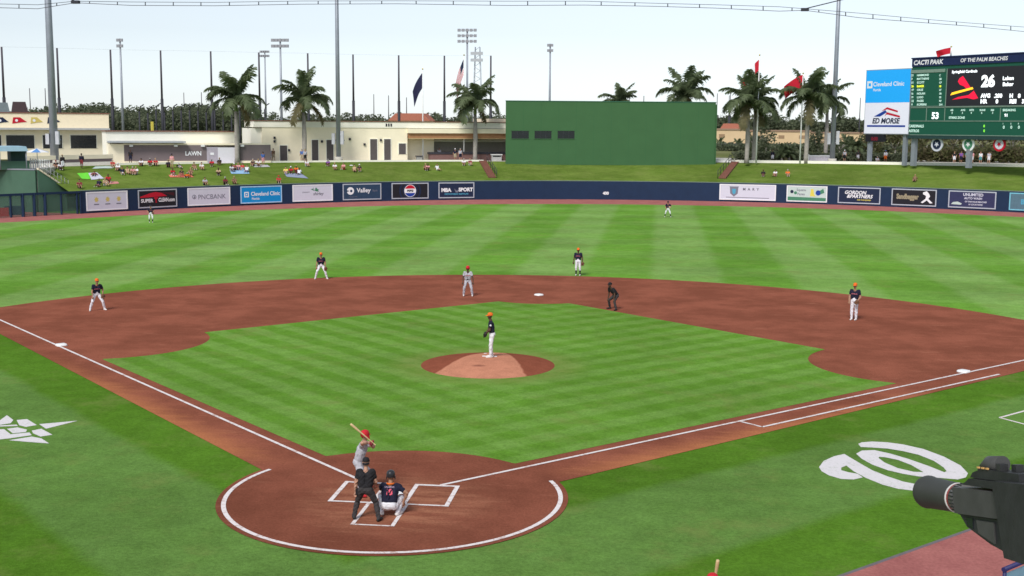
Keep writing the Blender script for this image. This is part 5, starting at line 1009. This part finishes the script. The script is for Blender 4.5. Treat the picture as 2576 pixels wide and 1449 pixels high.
# runner at second
p = gz(1177, 745); J = skeleton(feetL=(-.26, .05), feetR=(.24, 0), pelvis=(0, -.05, .91), lean=.2, handL=(-.3, .2, .85), handR=(.28, .18, .85)); r = person('runner in grey uniform and red helmet beside the middle base', (p[0], p[1], 0), TO_HOME(p), J, dict(shirt=C_GREYU, pants=C_GREYU, belt=C_CHAR, sleeve=C_GREYU), 'dark'); helmet(J, r, C_RED); eyes(J, r); chest(J, r, 'Cardinals', C_RED, .07)
# base umpire
p = gz(1543, 779); J = skeleton(pelvis=(0, -.16, .8), lean=.75, feetL=(-.34, .08), feetR=(.34, -.02), handL=(-.27, .17, .56), handR=(.27, .17, .56), toeL=-.3, toeR=.3, headpitch=.15); r = person('umpire all in black bending with hands on knees by the infield grass', (p[0], p[1], 0), TO_HOME(p)-.75, J, dict(shirt=C_BLACK, pants=C_CHAR, belt=C_BLACK, shoe=C_BSHOE), 'dark'); cap(J, r, C_BLACK); eyes(J, r)
# pitcher, side-on on the rubber
J = skeleton(pelvis=(0, -.03, .97), lean=.12, feetL=(-.1, .03), feetR=(.1, -.02), handL=(-.06, .2, 1.0), handR=(.05, .2, .98), headyaw=-.35, elL=Vector((-1, -.3, -.5)), elR=Vector((1, -.3, -.5)), toeL=-.3, toeR=.2)
r = person('pitcher in orange cap standing side-on on the mound', (.1, 18.32, .255), math.radians(100), J, fielder, 'dark', .0085, undershirt=True); cap(J, r, C_ORANGE); eyes(J, r); glove(J, 'L', r, G_BLK); r.scale = (1.03,)*3
MB().sphere(J['shL'].lerp(J['elL'], .35)+Vector((-.055, 0, 0)), .042, 0, 10, 6, (.5, 1, 1)).build('sleeve_patch', P_WHITE, r)
# batter, right-handed, with his bat as a thing of its own
hb = gz(944, 1262)-gz(905, 1262)
J = skeleton(pelvis=(0, -.12, .86), lean=.28, feetL=(-.4, .06), feetR=(.42, 0), handL=(.16, .27, 1.36), handR=(.22, .25, 1.44), headyaw=.95, elL=Vector((-.7, .5, -.6)), elR=Vector((.7, -.2, .25)), toeL=-.2, toeR=.1, twist=.1)
bpos = (-.86, .18, .014); brz = math.radians(-90)
r = person('batter in grey uniform and red helmet waiting with bat raised', bpos, brz, J, dict(shirt=C_GREYU, pants=C_GREYU, belt=C_CHAR, hand=mat('batting_glove', (.3, .04, .05), .6), sleeve=skinm('light'), shoe=C_RED), 'light', .0085, bulk=1.14); helmet(J, r, C_RED); eyes(J, r)
Mx = Matrix.Translation(bpos) @ Matrix.Rotation(brz, 4, 'Z'); hL, hR = Mx @ J['haL'], Mx @ J['haR']; grip = (hL+hR)/2+(hR-hL)*0
e_ = (J['haR']-J['elR']).normalized(); gpt = Mx @ ((J['haL']+J['haR'])/2+Vector((0, .06, .02)))
tipdir = Vector(tuple(gD(880, 1057, 30.9)-gD(945, 1112, 30.9))).normalized(); m = MB(); rs = [.026, .013, .012, .014, .022, .032, .033, .028]; ts = [-.09, -.07, .0, .2, .42, .6, .74, .78]
m.tube([gpt+tipdir*t for t in ts], rs, 12, 0); o = m.build('bat', mat('ash_wood', (.62, .45, .24), .4, .12, 6.)); tag(o, 'pale wooden bat raised over the batter shoulder', 'bat')
# plate umpire
p = gz(921, 1309); J = skeleton(pelvis=(0, -.05, .89), lean=.17, feetL=(-.34, .05), feetR=(.36, -.08), handL=(-.29, .0, .76), handR=(.2, .26, .9), toeL=-.35, toeR=.35, headpitch=-.1, kneeL=Vector((-.3, 1, .1)), kneeR=Vector((.3, 1, .1)))
r = person('plate umpire in black shirt and charcoal trousers standing with legs apart', (p[0], p[1], .01), math.radians(4), J, dict(shirt=C_BLACK, pants=C_CHAR, belt=C_BLACK, shoe=C_BSHOE), 'light', .0085, bulk=1.1); r.scale = (.91,)*3; cap(J, r, C_BLACK); ring_mesh(J, [(.099, -.05), (.103, -.02), (.103, .0)], P_BLACK, 'mask_strap', r); eyes(J, r)
MB().tube([J['head']+Vector((x, .12+.0*abs(x), -.1+.16*abs(math.sin(i)))) for i, x in enumerate((-.08, -.04, 0, .04, .08))], .012, 6).build('face_mask', P_BLACK, r); MB().box(J['hipL']+Vector((-.14, .02, -.05)), (.07, .12, .16)).build('ball_bag', C_BLACK, r)
# catcher squatting
p = gz(981, 1296); J = skeleton(pelvis=(0, -.12, .3), lean=.46, feetL=(-.2, -.03), feetR=(.2, -.03), handL=(-.1, .5, .55), handR=(.34, .1, .32), toeL=-.5, toeR=.5, kneeL=Vector((-.5, 1, .25)), kneeR=Vector((.5, 1, .25)), headpitch=0., elL=Vector((-1, 0, -.3)), elR=Vector((1, -.3, -.2)))
r = person('catcher squatting in navy jersey and black helmet behind the plate', (p[0], p[1], .01), math.radians(3), J, dict(shirt=C_NAVY_J, pants=C_WHITE_P, belt=C_NAVY_J, shoe=C_SHOE), 'tan', .0085, bulk=1.08); hm = helmet(J, r, mat('black_helmet', (.03, .03, .035), .3)); eyes(J, r); glove(J, 'L', r, G_BRN)
m = MB(); m.tube([J['neck']+Vector((.085*math.cos(a), .075*math.sin(a)-.01, .015)) for a in np.linspace(math.pi, 2*math.pi, 9)], .022, 7); m.build('collar', C_ORANGE, r)
for k_ in 'LR':
    a, b = J['kn'+k_], J['an'+k_]; MB().tube([a+Vector((0, .03, .03)), a.lerp(b, .5)+Vector((0, .04, 0)), b+Vector((0, .04, .0))], [.085, .07, .06], 10).build('shin_guard', mat('guard_orange', (.7, .13, .03), .45), r)
sg_ = MB(); P_, d_ = J['pel'], J['d']; f_ = Vector((0, -math.cos(.46), math.sin(.46)))
for a in (-.11, .11): sg_.tube([P_+d_*.5+Vector((a, 0, 0)), P_+d_*.38+f_*.135+Vector((a*.7, 0, 0)), P_+d_*.25+f_*.13, ], .013, 6)
sg_.tube([P_+d_*.25+f_*.13, P_+d_*.1+f_*.12], .013, 6); sg_.build('harness_strap', C_NAVY_J, r)
chest(J, r, '18', mat('letter_pink', S(225, 95, 115), .8), .16, .3, -1, .24, .05); chest(J, r, 'SALAZAR', mat('letter_pale', S(170, 150, 175), .8), .045, .425, -1, .26, .02)
# on-deck hitter, mostly below the frame
p = gz(1793, 1452, 1.78); J = skeleton(feetL=(-.2, 0), feetR=(.2, 0), handL=(.02, .3, 1.25), handR=(.1, .28, 1.3)); r = person('waiting hitter in red helmet whose bat tip shows above the grass', (p[0], p[1], 0), 0., J, dict(shirt=C_GREYU, pants=C_GREYU, belt=C_CHAR), 'light'); helmet(J, r, C_RED); eyes(J, r)
gp_ = Vector((p[0], p[1], 0))+J['haL']+Vector((0, .05, .05)); q = gD(1806, 1409, math.hypot(gp_.x-CAM[0], gp_.y-CAM[1])-.1); td = (Vector(tuple(q))-gp_).normalized(); Lb_ = (Vector(tuple(q))-gp_).length
m = MB(); m.tube([gp_+td*Lb_*t for t in (-.1, -.07, 0, .25, .55, .8, .95, 1.)], rs, 12); o = m.build('bat', MATS['ash_wood']); tag(o, 'bat held upright by the waiting hitter in the red helmet', 'bat')

# ------------------------------------------------------------------ spectators
SJ = {'sit': skeleton(pelvis=(0, 0, .12), lean=.12, feetL=(-.12, .62), feetR=(.12, .58), handL=(-.14, .4, .42), handR=(.14, .4, .42), kneeL=Vector((0, .2, 1)), kneeR=Vector((0, .2, 1))),
      'sitback': skeleton(pelvis=(0, 0, .12), lean=-.35, feetL=(-.14, .82), feetR=(.14, .8), handL=(-.3, -.38, .06), handR=(.3, -.38, .06), kneeL=Vector((0, .1, 1)), kneeR=Vector((0, .1, 1))),
      'lie': skeleton(pelvis=(0, 0, .12), lean=-1.25, feetL=(-.14, .84), feetR=(.14, .84), handL=(-.35, -.25, .08), handR=(.35, -.25, .08), kneeL=Vector((0, .1, 1)), kneeR=Vector((0, .1, 1))),
      'stand': skeleton(feetL=(-.12, 0), feetR=(.12, .04)), 'walk': skeleton(feetL=(-.08, .28), feetR=(.08, -.22), handL=(-.26, -.1, .86), handR=(.26, .2, .92), pelvis=(0, 0, .94))}
SM = {}
for k_, J in SJ.items():
    for sh in (0, 1): SM[k_, sh] = skin_mesh(prims(J, shorts=bool(sh), fingers=False, bulk=1.05), .026)
CC = {'red': (.5, .03, .04), 'dark red': (.22, .03, .04), 'white': (.76, .75, .78), 'black': (.02, .02, .022), 'navy': (.03, .04, .1), 'blue': (.06, .14, .4), 'grey': (.3, .3, .32), 'tan': (.5, .36, .22), 'orange': (.75, .25, .05), 'yellow': (.8, .6, .15), 'pink': (.65, .3, .32), 'purple': (.2, .08, .32), 'brown': (.2, .12, .07), 'teal': (.1, .3, .32), 'khaki': (.4, .33, .22)}
HAIRM = [mat('hair_dark', (.02, .015, .012), .6), mat('hair_brown', (.09, .05, .025), .6), mat('hair_blond', (.35, .25, .12), .6), mat('hair_grey', (.35, .34, .33), .6)]
def fan(px, py, pose, shirt, pants, label, rz=None, zc=False, hat=None, short=True, sk='light', grp='spectators on the lawn', i=[0]):
    i[0] += 1; p = gz(px, py, ZC) if zc else on_lawn(px, py); r = thing('person', label, 'person', tuple(p), (TO_HOME(p)+(rnd.uniform(-.5, .5) if rz is None else rz)), grp); me, keys = SM[pose, int(short)]; o = bpy.data.objects.new('body', me); 
    if len(me.materials) and me.materials[0] is None:
        for q in range(len(keys)): me.materials[q] = skinm('light')
    COL.objects.link(o); o.parent = r; cols = {'shirt': cloth(shirt, CC[shirt]), 'pants': cloth(pants, CC[pants]), 'belt': cloth(pants, CC[pants]), 'skin': skinm(sk), 'hand': skinm(sk), 'sleeve': skinm(sk), 'lip': skinm(sk), 'shoe': C_SHOE if i[0] % 2 else C_BSHOE, 'socks': C_WHITE_P}
    for q, k_ in enumerate(keys): o.material_slots[q].link = 'OBJECT'; o.material_slots[q].material = cols[k_]
    if hat: cap(SJ[pose], r, cloth(hat, CC[hat]))
    else: hair(SJ[pose], r, HAIRM[i[0]*7 % 4], i[0] % 3 == 0)
    return r
FANS = [
 (141, 423, 'sit', 'black', 'brown', 'spectator in black sitting at the foot of the left light pole', 0, 'dark red'), (158, 428, 'stand', 'black', 'white', 'tall spectator in black top and white trousers near the left light pole', 0, None), (152, 428, 'sit', 'white', 'black', 'spectator in white sitting right of the left light pole', 0, None),
 (206, 424, 'walk', 'navy', 'dark red', 'spectator in navy leaning by the taupe terrace wall', 0, None), (283, 421, 'sit', 'red', 'khaki', 'spectator in red sitting at the end of the terrace wall', 0, None), (298, 430, 'sit', 'white', 'navy', 'spectator in white sitting with back to the terrace wall end', 0, 'white'), (308, 439, 'sitback', 'navy', 'white', 'spectator in navy leaning back below the one in white', 0, None),
 (322, 438, 'sitback', 'tan', 'tan', 'spectator in tan top leaning back on the lawn', 0, None), (334, 439, 'sit', 'pink', 'khaki', 'spectator in pink top sitting beside the one in tan', 0, None), (343, 439, 'sit', 'white', 'grey', 'spectator in white top and grey shorts next to the pink top', 0, None), (329, 412, 'stand', 'black', 'navy', 'spectator in black standing at the corner of the taupe wall', 0, None),
 (356, 418, 'sit', 'white', 'navy', 'spectator in white and navy sitting below the taupe wall', 0, None), (378, 417, 'sit', 'red', 'khaki', 'spectator in red shirt and khaki below the taupe wall', 0, None), (391, 417, 'sit', 'red', 'navy', 'spectator in red shirt and navy shorts below the taupe wall', 0, None),
 (236, 443, 'lie', 'dark red', 'black', 'spectator in dark red lying on the green and white blanket', 0, None), (200, 474, 'sit', 'dark red', 'black', 'spectator in dark red sitting right behind the first sign', 0, None), (248, 470, 'sitback', 'navy', 'pink', 'spectator in navy reclining above the gold-emblem sign', 0, None), (264, 468, 'sit', 'tan', 'white', 'spectator in tan and white beside the red and white blanket', 0, None), (272, 459, 'sit', 'red', 'red', 'spectator all in red on the red and white blanket', 0, None),
 (433, 424, 'stand', 'pink', 'khaki', 'spectator in pink standing near the letters of the taupe wall', 0, 'navy'), (452, 422, 'lie', 'black', 'white', 'spectator in black lying on the lawn under the letters', 0, None), (424, 421, 'sit', 'navy', 'black', 'spectator in navy and black sitting left of the pink one', 0, None),
 (434, 442, 'sit', 'red', 'white', 'spectator in red and white at the left of the orange blanket', 0, None), (458, 444, 'sit', 'black', 'pink', 'spectator in black and pink in the middle of the orange blanket', 0, None), (470, 446, 'lie', 'orange', 'orange', 'spectator in orange lying on the orange blanket', 0, None), (480, 441, 'sit', 'brown', 'black', 'spectator in brown at the right of the orange blanket', 0, None),
 (488, 427, 'sit', 'brown', 'tan', 'spectator in brown and tan sitting alone on the lawn', 0, None), (507, 427, 'sit', 'white', 'tan', 'spectator in white and tan sitting alone on the lawn', 0, None), (533, 419, 'sit', 'red', 'tan', 'spectator in red and tan in front of the mauve door', 0, None), (553, 415, 'sit', 'black', 'tan', 'spectator in black in front of the white shutter', 0, None), (550, 441, 'sit', 'tan', 'black', 'spectator in tan top and black shorts sitting alone above the clinic sign', 0, None),
 (515, 466, 'sit', 'grey', 'black', 'spectator in grey sitting right above the bank sign', 0, None), (566, 465, 'sit', 'dark red', 'black', 'spectator in dark red sitting above the end of the bank sign', 0, None), (589, 463, 'sit', 'brown', 'black', 'spectator in brown sitting above the left of the blue clinic sign', 0, None), (701, 461, 'sit', 'red', 'navy', 'spectator in red cap sitting above the right of the blue clinic sign', 0, 'red'),
 (582, 432, 'sit', 'white', 'grey', 'spectator in white at the left of the light blue blanket', 0, None), (590, 429, 'sit', 'dark red', 'navy', 'spectator in dark red on the light blue blanket', 0, 'white'), (600, 428, 'sit', 'pink', 'blue', 'spectator in pink and blue on the light blue blanket', 0, None), (611, 429, 'sit', 'red', 'white', 'spectator in red and white on the light blue blanket', 0, None), (621, 433, 'sitback', 'white', 'blue', 'spectator in white and blue at the right of the light blue blanket', 0, None),
 (637, 418, 'sit', 'black', 'black', 'spectator all in black on the grey blanket', 0, None), (650, 418, 'sit', 'white', 'black', 'spectator in white and black on the grey blanket', 0, None), (662, 417, 'stand', 'blue', 'pink', 'spectator in blue standing on the grey blanket', 0, 'black'),
 (719, 438, 'sit', 'yellow', 'white', 'spectator in yellow on the slate blue blanket', 0, None), (732, 437, 'sit', 'red', 'brown', 'spectator in red and brown on the slate blue blanket', 0, 'white'), (746, 435, 'sit', 'orange', 'red', 'spectator in orange on the slate blue blanket', 0, None), (752, 440, 'sitback', 'white', 'grey', 'spectator in white and grey on the slate blue blanket', 0, None), (771, 419, 'sit', 'white', 'grey', 'spectator in white sitting below the second palm', 0, None),
 (826, 418, 'sit', 'purple', 'pink', 'spectator in purple sitting below the central light pole', 0, None), (842, 427, 'sit', 'white', 'tan', 'spectator in white sitting a little below the central light pole', 0, None), (865, 427, 'sit', 'pink', 'red', 'spectator in pink and red sitting right of the central light pole', 0, None), (892, 432, 'sitback', 'tan', 'brown', 'spectator in tan and brown leaning back beside a black-shirted friend', 0, None), (904, 431, 'sit', 'black', 'brown', 'spectator in black and brown with a white hat', 0, 'white'),
 (1070, 428, 'sit', 'brown', 'dark red', 'spectator in brown sitting below the navy flag', 0, None), (1077, 429, 'sit', 'pink', 'brown', 'spectator in pink and brown sitting below the navy flag', 0, None), (1101, 429, 'sitback', 'white', 'white', 'spectator all in white leaning back below the bar', 0, None), (1167, 416, 'sit', 'white', 'brown', 'spectator in white and brown below the striped flag', 0, None), (1182, 416, 'sit', 'dark red', 'white', 'spectator in dark red and white below the third palm', 0, None),
 (1920, 444, 'sit', 'black', 'pink', 'spectator in black on the right lawn below the paired palms', 0, None), (1951, 444, 'sit', 'white', 'pink', 'spectator in white and pink on the right lawn', 0, None), (1981, 444, 'sit', 'orange', 'tan', 'spectator in orange on the right lawn', 0, None), (2301, 457, 'sitback', 'brown', 'black', 'spectator in brown reclining alone below the scoreboard', 0, None),
 (680, 406, 'walk', 'grey', 'grey', 'spectator in grey walking past the end of the taupe wall', 1, None), (688, 406, 'walk', 'brown', 'khaki', 'spectator in brown walking past the end of the taupe wall', 1, None), (760, 408, 'stand', 'blue', 'khaki', 'spectator in blue standing at the second palm trunk', 1, None), (768, 409, 'stand', 'grey', 'black', 'spectator in grey and black standing at the second palm trunk', 1, None),
 (909, 402, 'sit', 'black', 'black', 'spectator all in black sitting by the doors', 1, None), (925, 402, 'sit', 'red', 'red', 'spectator all in red sitting by the doors', 1, None), (943, 403, 'stand', 'white', 'black', 'spectator in white and black in front of a grey door', 1, 'white'), (1052, 403, 'stand', 'grey', 'khaki', 'spectator in grey standing at the end of the bar', 1, None), (1105, 403, 'stand', 'white', 'black', 'spectator in white shirt and black shorts at the bar', 1, None), (1145, 405, 'stand', 'navy', 'khaki', 'spectator in navy shirt and white cap near the striped flag', 1, 'white'), (1158, 405, 'stand', 'grey', 'navy', 'spectator in grey and navy near the striped flag', 1, None),
 (1943, 410, 'stand', 'navy', 'white', 'spectator in navy and white at the low cream wall', 1, None), (2124, 409, 'stand', 'grey', 'black', 'spectator in grey and black behind the low cream wall', 1, 'white'), (2158, 409, 'stand', 'black', 'grey', 'spectator in black and grey behind the low cream wall', 1, None), (2206, 411, 'sit', 'white', 'white', 'spectator all in white by the advert cabinet column', 1, None), (2227, 411, 'stand', 'white', 'orange', 'spectator in white and orange by the advert cabinet column', 1, 'blue'),
 (2400, 413, 'stand', 'black', 'white', 'spectator in black and white below the navy emblem', 1, None), (2417, 413, 'stand', 'purple', 'navy', 'spectator in purple below the green emblem', 1, None), (2432, 413, 'stand', 'teal', 'navy', 'spectator in teal below the green emblem', 1, None), (2445, 413, 'stand', 'pink', 'white', 'spectator in pink and white below the green emblem', 1, None), (2466, 414, 'stand', 'white', 'teal', 'spectator in white and teal between two emblems', 1, None), (2487, 414, 'stand', 'grey', 'white', 'spectator in grey and white between two emblems', 1, None)]
for px, py, pose, c1_, c2_, lb, zc, hat in FANS:
    if zc and 1850 < px: py -= 2.2
    fan(px, py, pose, c1_, c2_, lb, zc=bool(zc), hat=hat, sk=rnd.choice(['light', 'light', 'tan', 'dark']))
def blanket(pts, m_, label):
    P = [Vector(on_lawn(*q)) for q in pts]; c = sum(P, Vector())/4; m = MB(); n = 5; vs = []
    for j in range(n+1):
        for i in range(n+1): a = P[0].lerp(P[1], i/n); b = P[3].lerp(P[2], i/n); q = a.lerp(b, j/n); vs.append((q.x-c.x, q.y-c.y, lawn_z(q.x, q.y)+.03+.025*rnd.random()-c.z))
    m.add(vs, [(j*(n+1)+i, j*(n+1)+i+1, (j+1)*(n+1)+i+1, (j+1)*(n+1)+i) for j in range(n) for i in range(n)], 0, True); o = m.build('blanket', m_); o.location = c; tag(o, label, 'blanket', 'blankets on the lawn')
blanket([(194, 437), (222, 435), (228, 452), (206, 451)], mat('lime_blanket', S(110, 215, 60), .9), 'lime green and white blanket near the railing'); blanket([(222, 436), (244, 435), (262, 450), (230, 453)], P_LAV, 'pale grey blanket next to the lime green one'); blanket([(276, 457), (296, 458), (300, 463), (274, 464)], cloth('redwhite', (.6, .25, .22)), 'red and white blanket above the gold-emblem sign'); blanket([(424, 441), (480, 440), (488, 447), (428, 447)], cloth('coral', (.7, .2, .13)), 'orange-red blanket with a group on the lawn')
blanket([(578, 429), (622, 428), (628, 438), (582, 438)], cloth('lightblue', (.3, .5, .72)), 'light blue blanket with a group on the lawn'); blanket([(634, 415), (672, 415), (680, 421), (640, 421)], cloth('palegrey', (.5, .5, .52)), 'pale grey blanket below the taupe wall end'); blanket([(714, 437), (756, 436), (776, 450), (722, 446)], cloth('slate', (.28, .32, .44)), 'slate blue blanket with a group on the lawn'); blanket([(240, 420), (280, 419), (284, 424), (232, 425)], P_PALEG, 'pale mint blanket in front of the terrace wall'); blanket([(880, 416), (886, 416), (888, 418), (879, 418)], P_WHITE, 'small white towel below the central light pole')

# ------------------------------------------------------------------ near things: net cable, camera rig, dugout rail
ZN = 11.35
def netp(px, py): d = ray(px, py); t = (ZN-CAM[2])/d[2]; return Vector(tuple(CAM+d*t))
up_l = [(-60, 8), (0, 10), (95, 12), (190, 3), (330, 5), (540, 6), (760, 2.5), (1000, 2), (1280, 3), (1470, 3), (1640, 8), (1800, 12), (1960, 17), (2025, 22), (2160, 33), (2300, 46), (2440, 58), (2576, 68), (2700, 77)]
CAB = [Vector(tuple(gD(x, y, 15.2 if x <= 2025 else 15.2*(1+.22*(x-2025)/551)))) for x, y in up_l]; LOW = [Vector(tuple(gD(x, y+(4 if x in (190, 2025) else 9.5+2*math.sin(x*.03)), 15.2 if x <= 2025 else 15.2*(1+.22*(x-2025)/551)))) for x, y in up_l]
r = thing('net_head_cable', 'twin cable with small clips along the head of the protective net', 'cable', tuple(CAB[0])); c0 = CAB[0]
m = MB(); m.tube([p-c0 for p in CAB], .0028, 5); m.build('upper_cable', M_BLACKP, r); m = MB(); m.tube([p-c0 for p in LOW], .0032, 5); m.build('lower_cable', mat('net_edge', (.05, .035, .045), .7), r)
for i in range(len(CAB)-1):
    k_ = max(1, round(abs(up_l[i+1][0]-up_l[i][0])/82))
    for j in range(k_):
        t = (j+.5)/k_; a, b = CAB[i].lerp(CAB[i+1], t)-c0, LOW[i].lerp(LOW[i+1], t)-c0; MB().tube([a, b], .0058, 6).build('clip', M_BLACKP, r)
for i in (3, 13): q = CAB[i]-c0; MB().box(q+Vector((0, 0, -.01)), (.09, .05, .035)).build('pulley', M_BLACKP, r)
q = CAB[13]-c0; MB().tube([q, q+Vector((1.6, .2, .4))], .006, 5).build('stay_wire', M_BLACKP, r); q = CAB[3]-c0; MB().tube([q, q+Vector((-1.2, .1, .5))], .006, 5).build('stay_wire', M_BLACKP, r)
for q, lb in ((CAB[0]+Vector((-7.0, 1.5, 0)), 'steel post carrying the left end of the net cable'), (CAB[-1]+Vector((9.0, 4.0, 0)), 'steel post carrying the right end of the net cable')):
    o = MB().tube([(0, 0, 0), (0, 0, q.z+.6)], [.16, .12], 12).build('net_post', M_STEEL); o.location = (q.x, q.y, 0); tag(o, lb, 'post')
m = MB(); m.tube([CAB[0]-c0, CAB[0]-c0+Vector((-7, 1.5, 0))], .007, 5); m.tube([CAB[-1]-c0, CAB[-1]-c0+Vector((9.0, 4.0, 0))], .007, 5); m.build('end_cable', M_BLACKP, r)
# broadcast camera on a gantry shelf at the right
a, b = Vector(tuple(gD(2333, 1237, 5.0))), Vector(tuple(gD(2600, 1290, 4.35))); ad_ = (b-a).normalized(); rt_ = ad_.cross(Vector((0, 0, 1))).normalized(); up_ = rt_.cross(ad_); AX = (ad_, rt_, up_)
r = thing('broadcast_camera', 'dark grey broadcast camera with a long lens hood and white lens ring', 'camera', tuple(a)); B_ = mat('camera_body', (.028, .029, .03), .5, .2, 20., bump=.1); B2_ = mat('camera_grey', (.06, .06, .058), .5, .15, 14.); HOOD = mat('lens_hood', (.045, .047, .042), .55, .1, 8.)
pt = lambda s_, x=0., z=0.: ad_*s_+rt_*x+up_*z
MB().tube([pt(.0), pt(.012), pt(.03), pt(.25)], [.063, .066, .063, .056], 28, 0, False).tube([pt(.006), pt(.24)], [.056, .052], 28, 0, True).build('lens_hood', HOOD, r)
MB().tube([pt(.25), pt(.26)], [.058, .058], 28).build('lens_ring', mat('ring_white', (.6, .58, .56), .4), r); MB().tube([pt(.261), pt(.275)], [.056, .056], 28).build('red_ring', mat('ring_red', (.3, .03, .03), .4), r); MB().tube([pt(.276), pt(.3), pt(.36)], [.058, .057, .052], 28).build('focus_ring', mat('ring_pale', (.12, .115, .11), .4), r)
for q in range(26):
    t_ = 2*math.pi*q/26; MB().box(pt(.3, .0585*math.cos(t_), .0585*math.sin(t_)), (.03, .004, .004), 0, AX).build('grip_rib', B_, r)
def wedge(prof, x0, x1, nm, m_):
    n_ = len(prof); vs = [pt(p, x0, z) for p, z in prof]+[pt(p, x1, z) for p, z in prof]; tri = tessellate_polygon([[Vector((p, z, 0)) for p, z in prof]]); return MB().add(vs, [tuple(t) for t in tri]+[tuple(q+n_ for q in t[::-1]) for t in tri]+[(q, (q+1) % n_, (q+1) % n_+n_, q+n_) for q in range(n_)]).build(nm, m_, r)
wedge([(.33, .05), (.7, .06), (.7, -.03), (.34, -.045)], -.065, .065, 'lens_housing', B2_)
wedge([(.35, -.047), (.72, -.035), (.72, -.155), (.56, -.13), (.4, -.088)], -.05, .05, 'zoom_drive', B_)
wedge([(.4, -.055), (.45, -.053), (.45, -.09), (.41, -.08)], .0505, .054, 'drive_window', M_DARK); wedge([(.48, -.055), (.6, -.05), (.6, -.125), (.49, -.1)], .0505, .056, 'drive_cover', B2_)
wedge([(.38, .063), (.75, .068), (.75, .095), (.43, .09)], -.045, .05, 'top_plate', B_); wedge([(.42, .092), (.75, .097), (.75, .13), (.5, .128), (.44, .112)], -.04, .04, 'viewfinder_mount', B_); MB().tube([pt(.44, 0, .118), pt(.5, 0, .145), pt(.58, 0, .15)], [.02, .03, .03], 14).build('top_knob', B2_, r)
for s_, x, z in ((.5, -.03, .14), (.55, .0, .142), (.61, .02, .142), (.66, -.01, .142)): MB().box(pt(s_, x, z), (.03, .03, .025), 0, AX).build('control_block', B_, r)
wedge([(.64, .098), (1.25, .12), (1.25, -.17), (.7, -.157)], -.08, .08, 'camera_body', B_); wedge([(.85, -.175), (1.2, -.175), (1.2, -.21), (.85, -.21)], -.06, .06, 'mount_plate', B2_)
c_ = pt(1.05, 0, -.2); zshelf = 7.3; MB().tube([c_, Vector((c_.x, c_.y, zshelf-a.z+.004))], [.07, .12], 14).build('pedestal', B_, r)
for s_, x in ((.49, .043), (.52, .043), (.55, .043)): MB().box(pt(s_, x, .1335), (.014, .006, .006), 0, AX).build('button', mat('button_amber', (.6, .35, .12), .5), r)
sh = MB().bb(-14, 14, -9, -.0, -7.3, 0); o = sh.build('press_deck', M_CONC); o.location = (a.x+ad_.x*.6-1, a.y+ad_.y*.6+.35, zshelf); struct(o)
# dugout rail at bottom right
q0, q1 = gz(2528, 1432, 1.05), gz(2640, 1385, 1.05); F = Fr(q0, q1, 0.); r = F.root('dugout_rail', 'navy padded dugout rail with pale panels at the edge of the track', 'railing'); NV = mat('rail_navy', S(45, 45, 95), .5)
MB().tube([(-.05, 0, 1.05), (F.L+4, 0, 1.05)], .05, 10).build('top_rail', NV, r); MB().tube([(-.05, 0, .25), (F.L+4, 0, .25)], .03, 8).build('bottom_rail', NV, r)
for i in range(7): MB().tube([(i*.9, 0, 0), (i*.9, 0, 1.03)], .04, 8).build('post', NV, r); MB().bb(i*.9+.06, i*.9+.84, -.01, .01, .32, .95).build('panel', mat('rail_panel', S(120, 170, 190), .4), r)
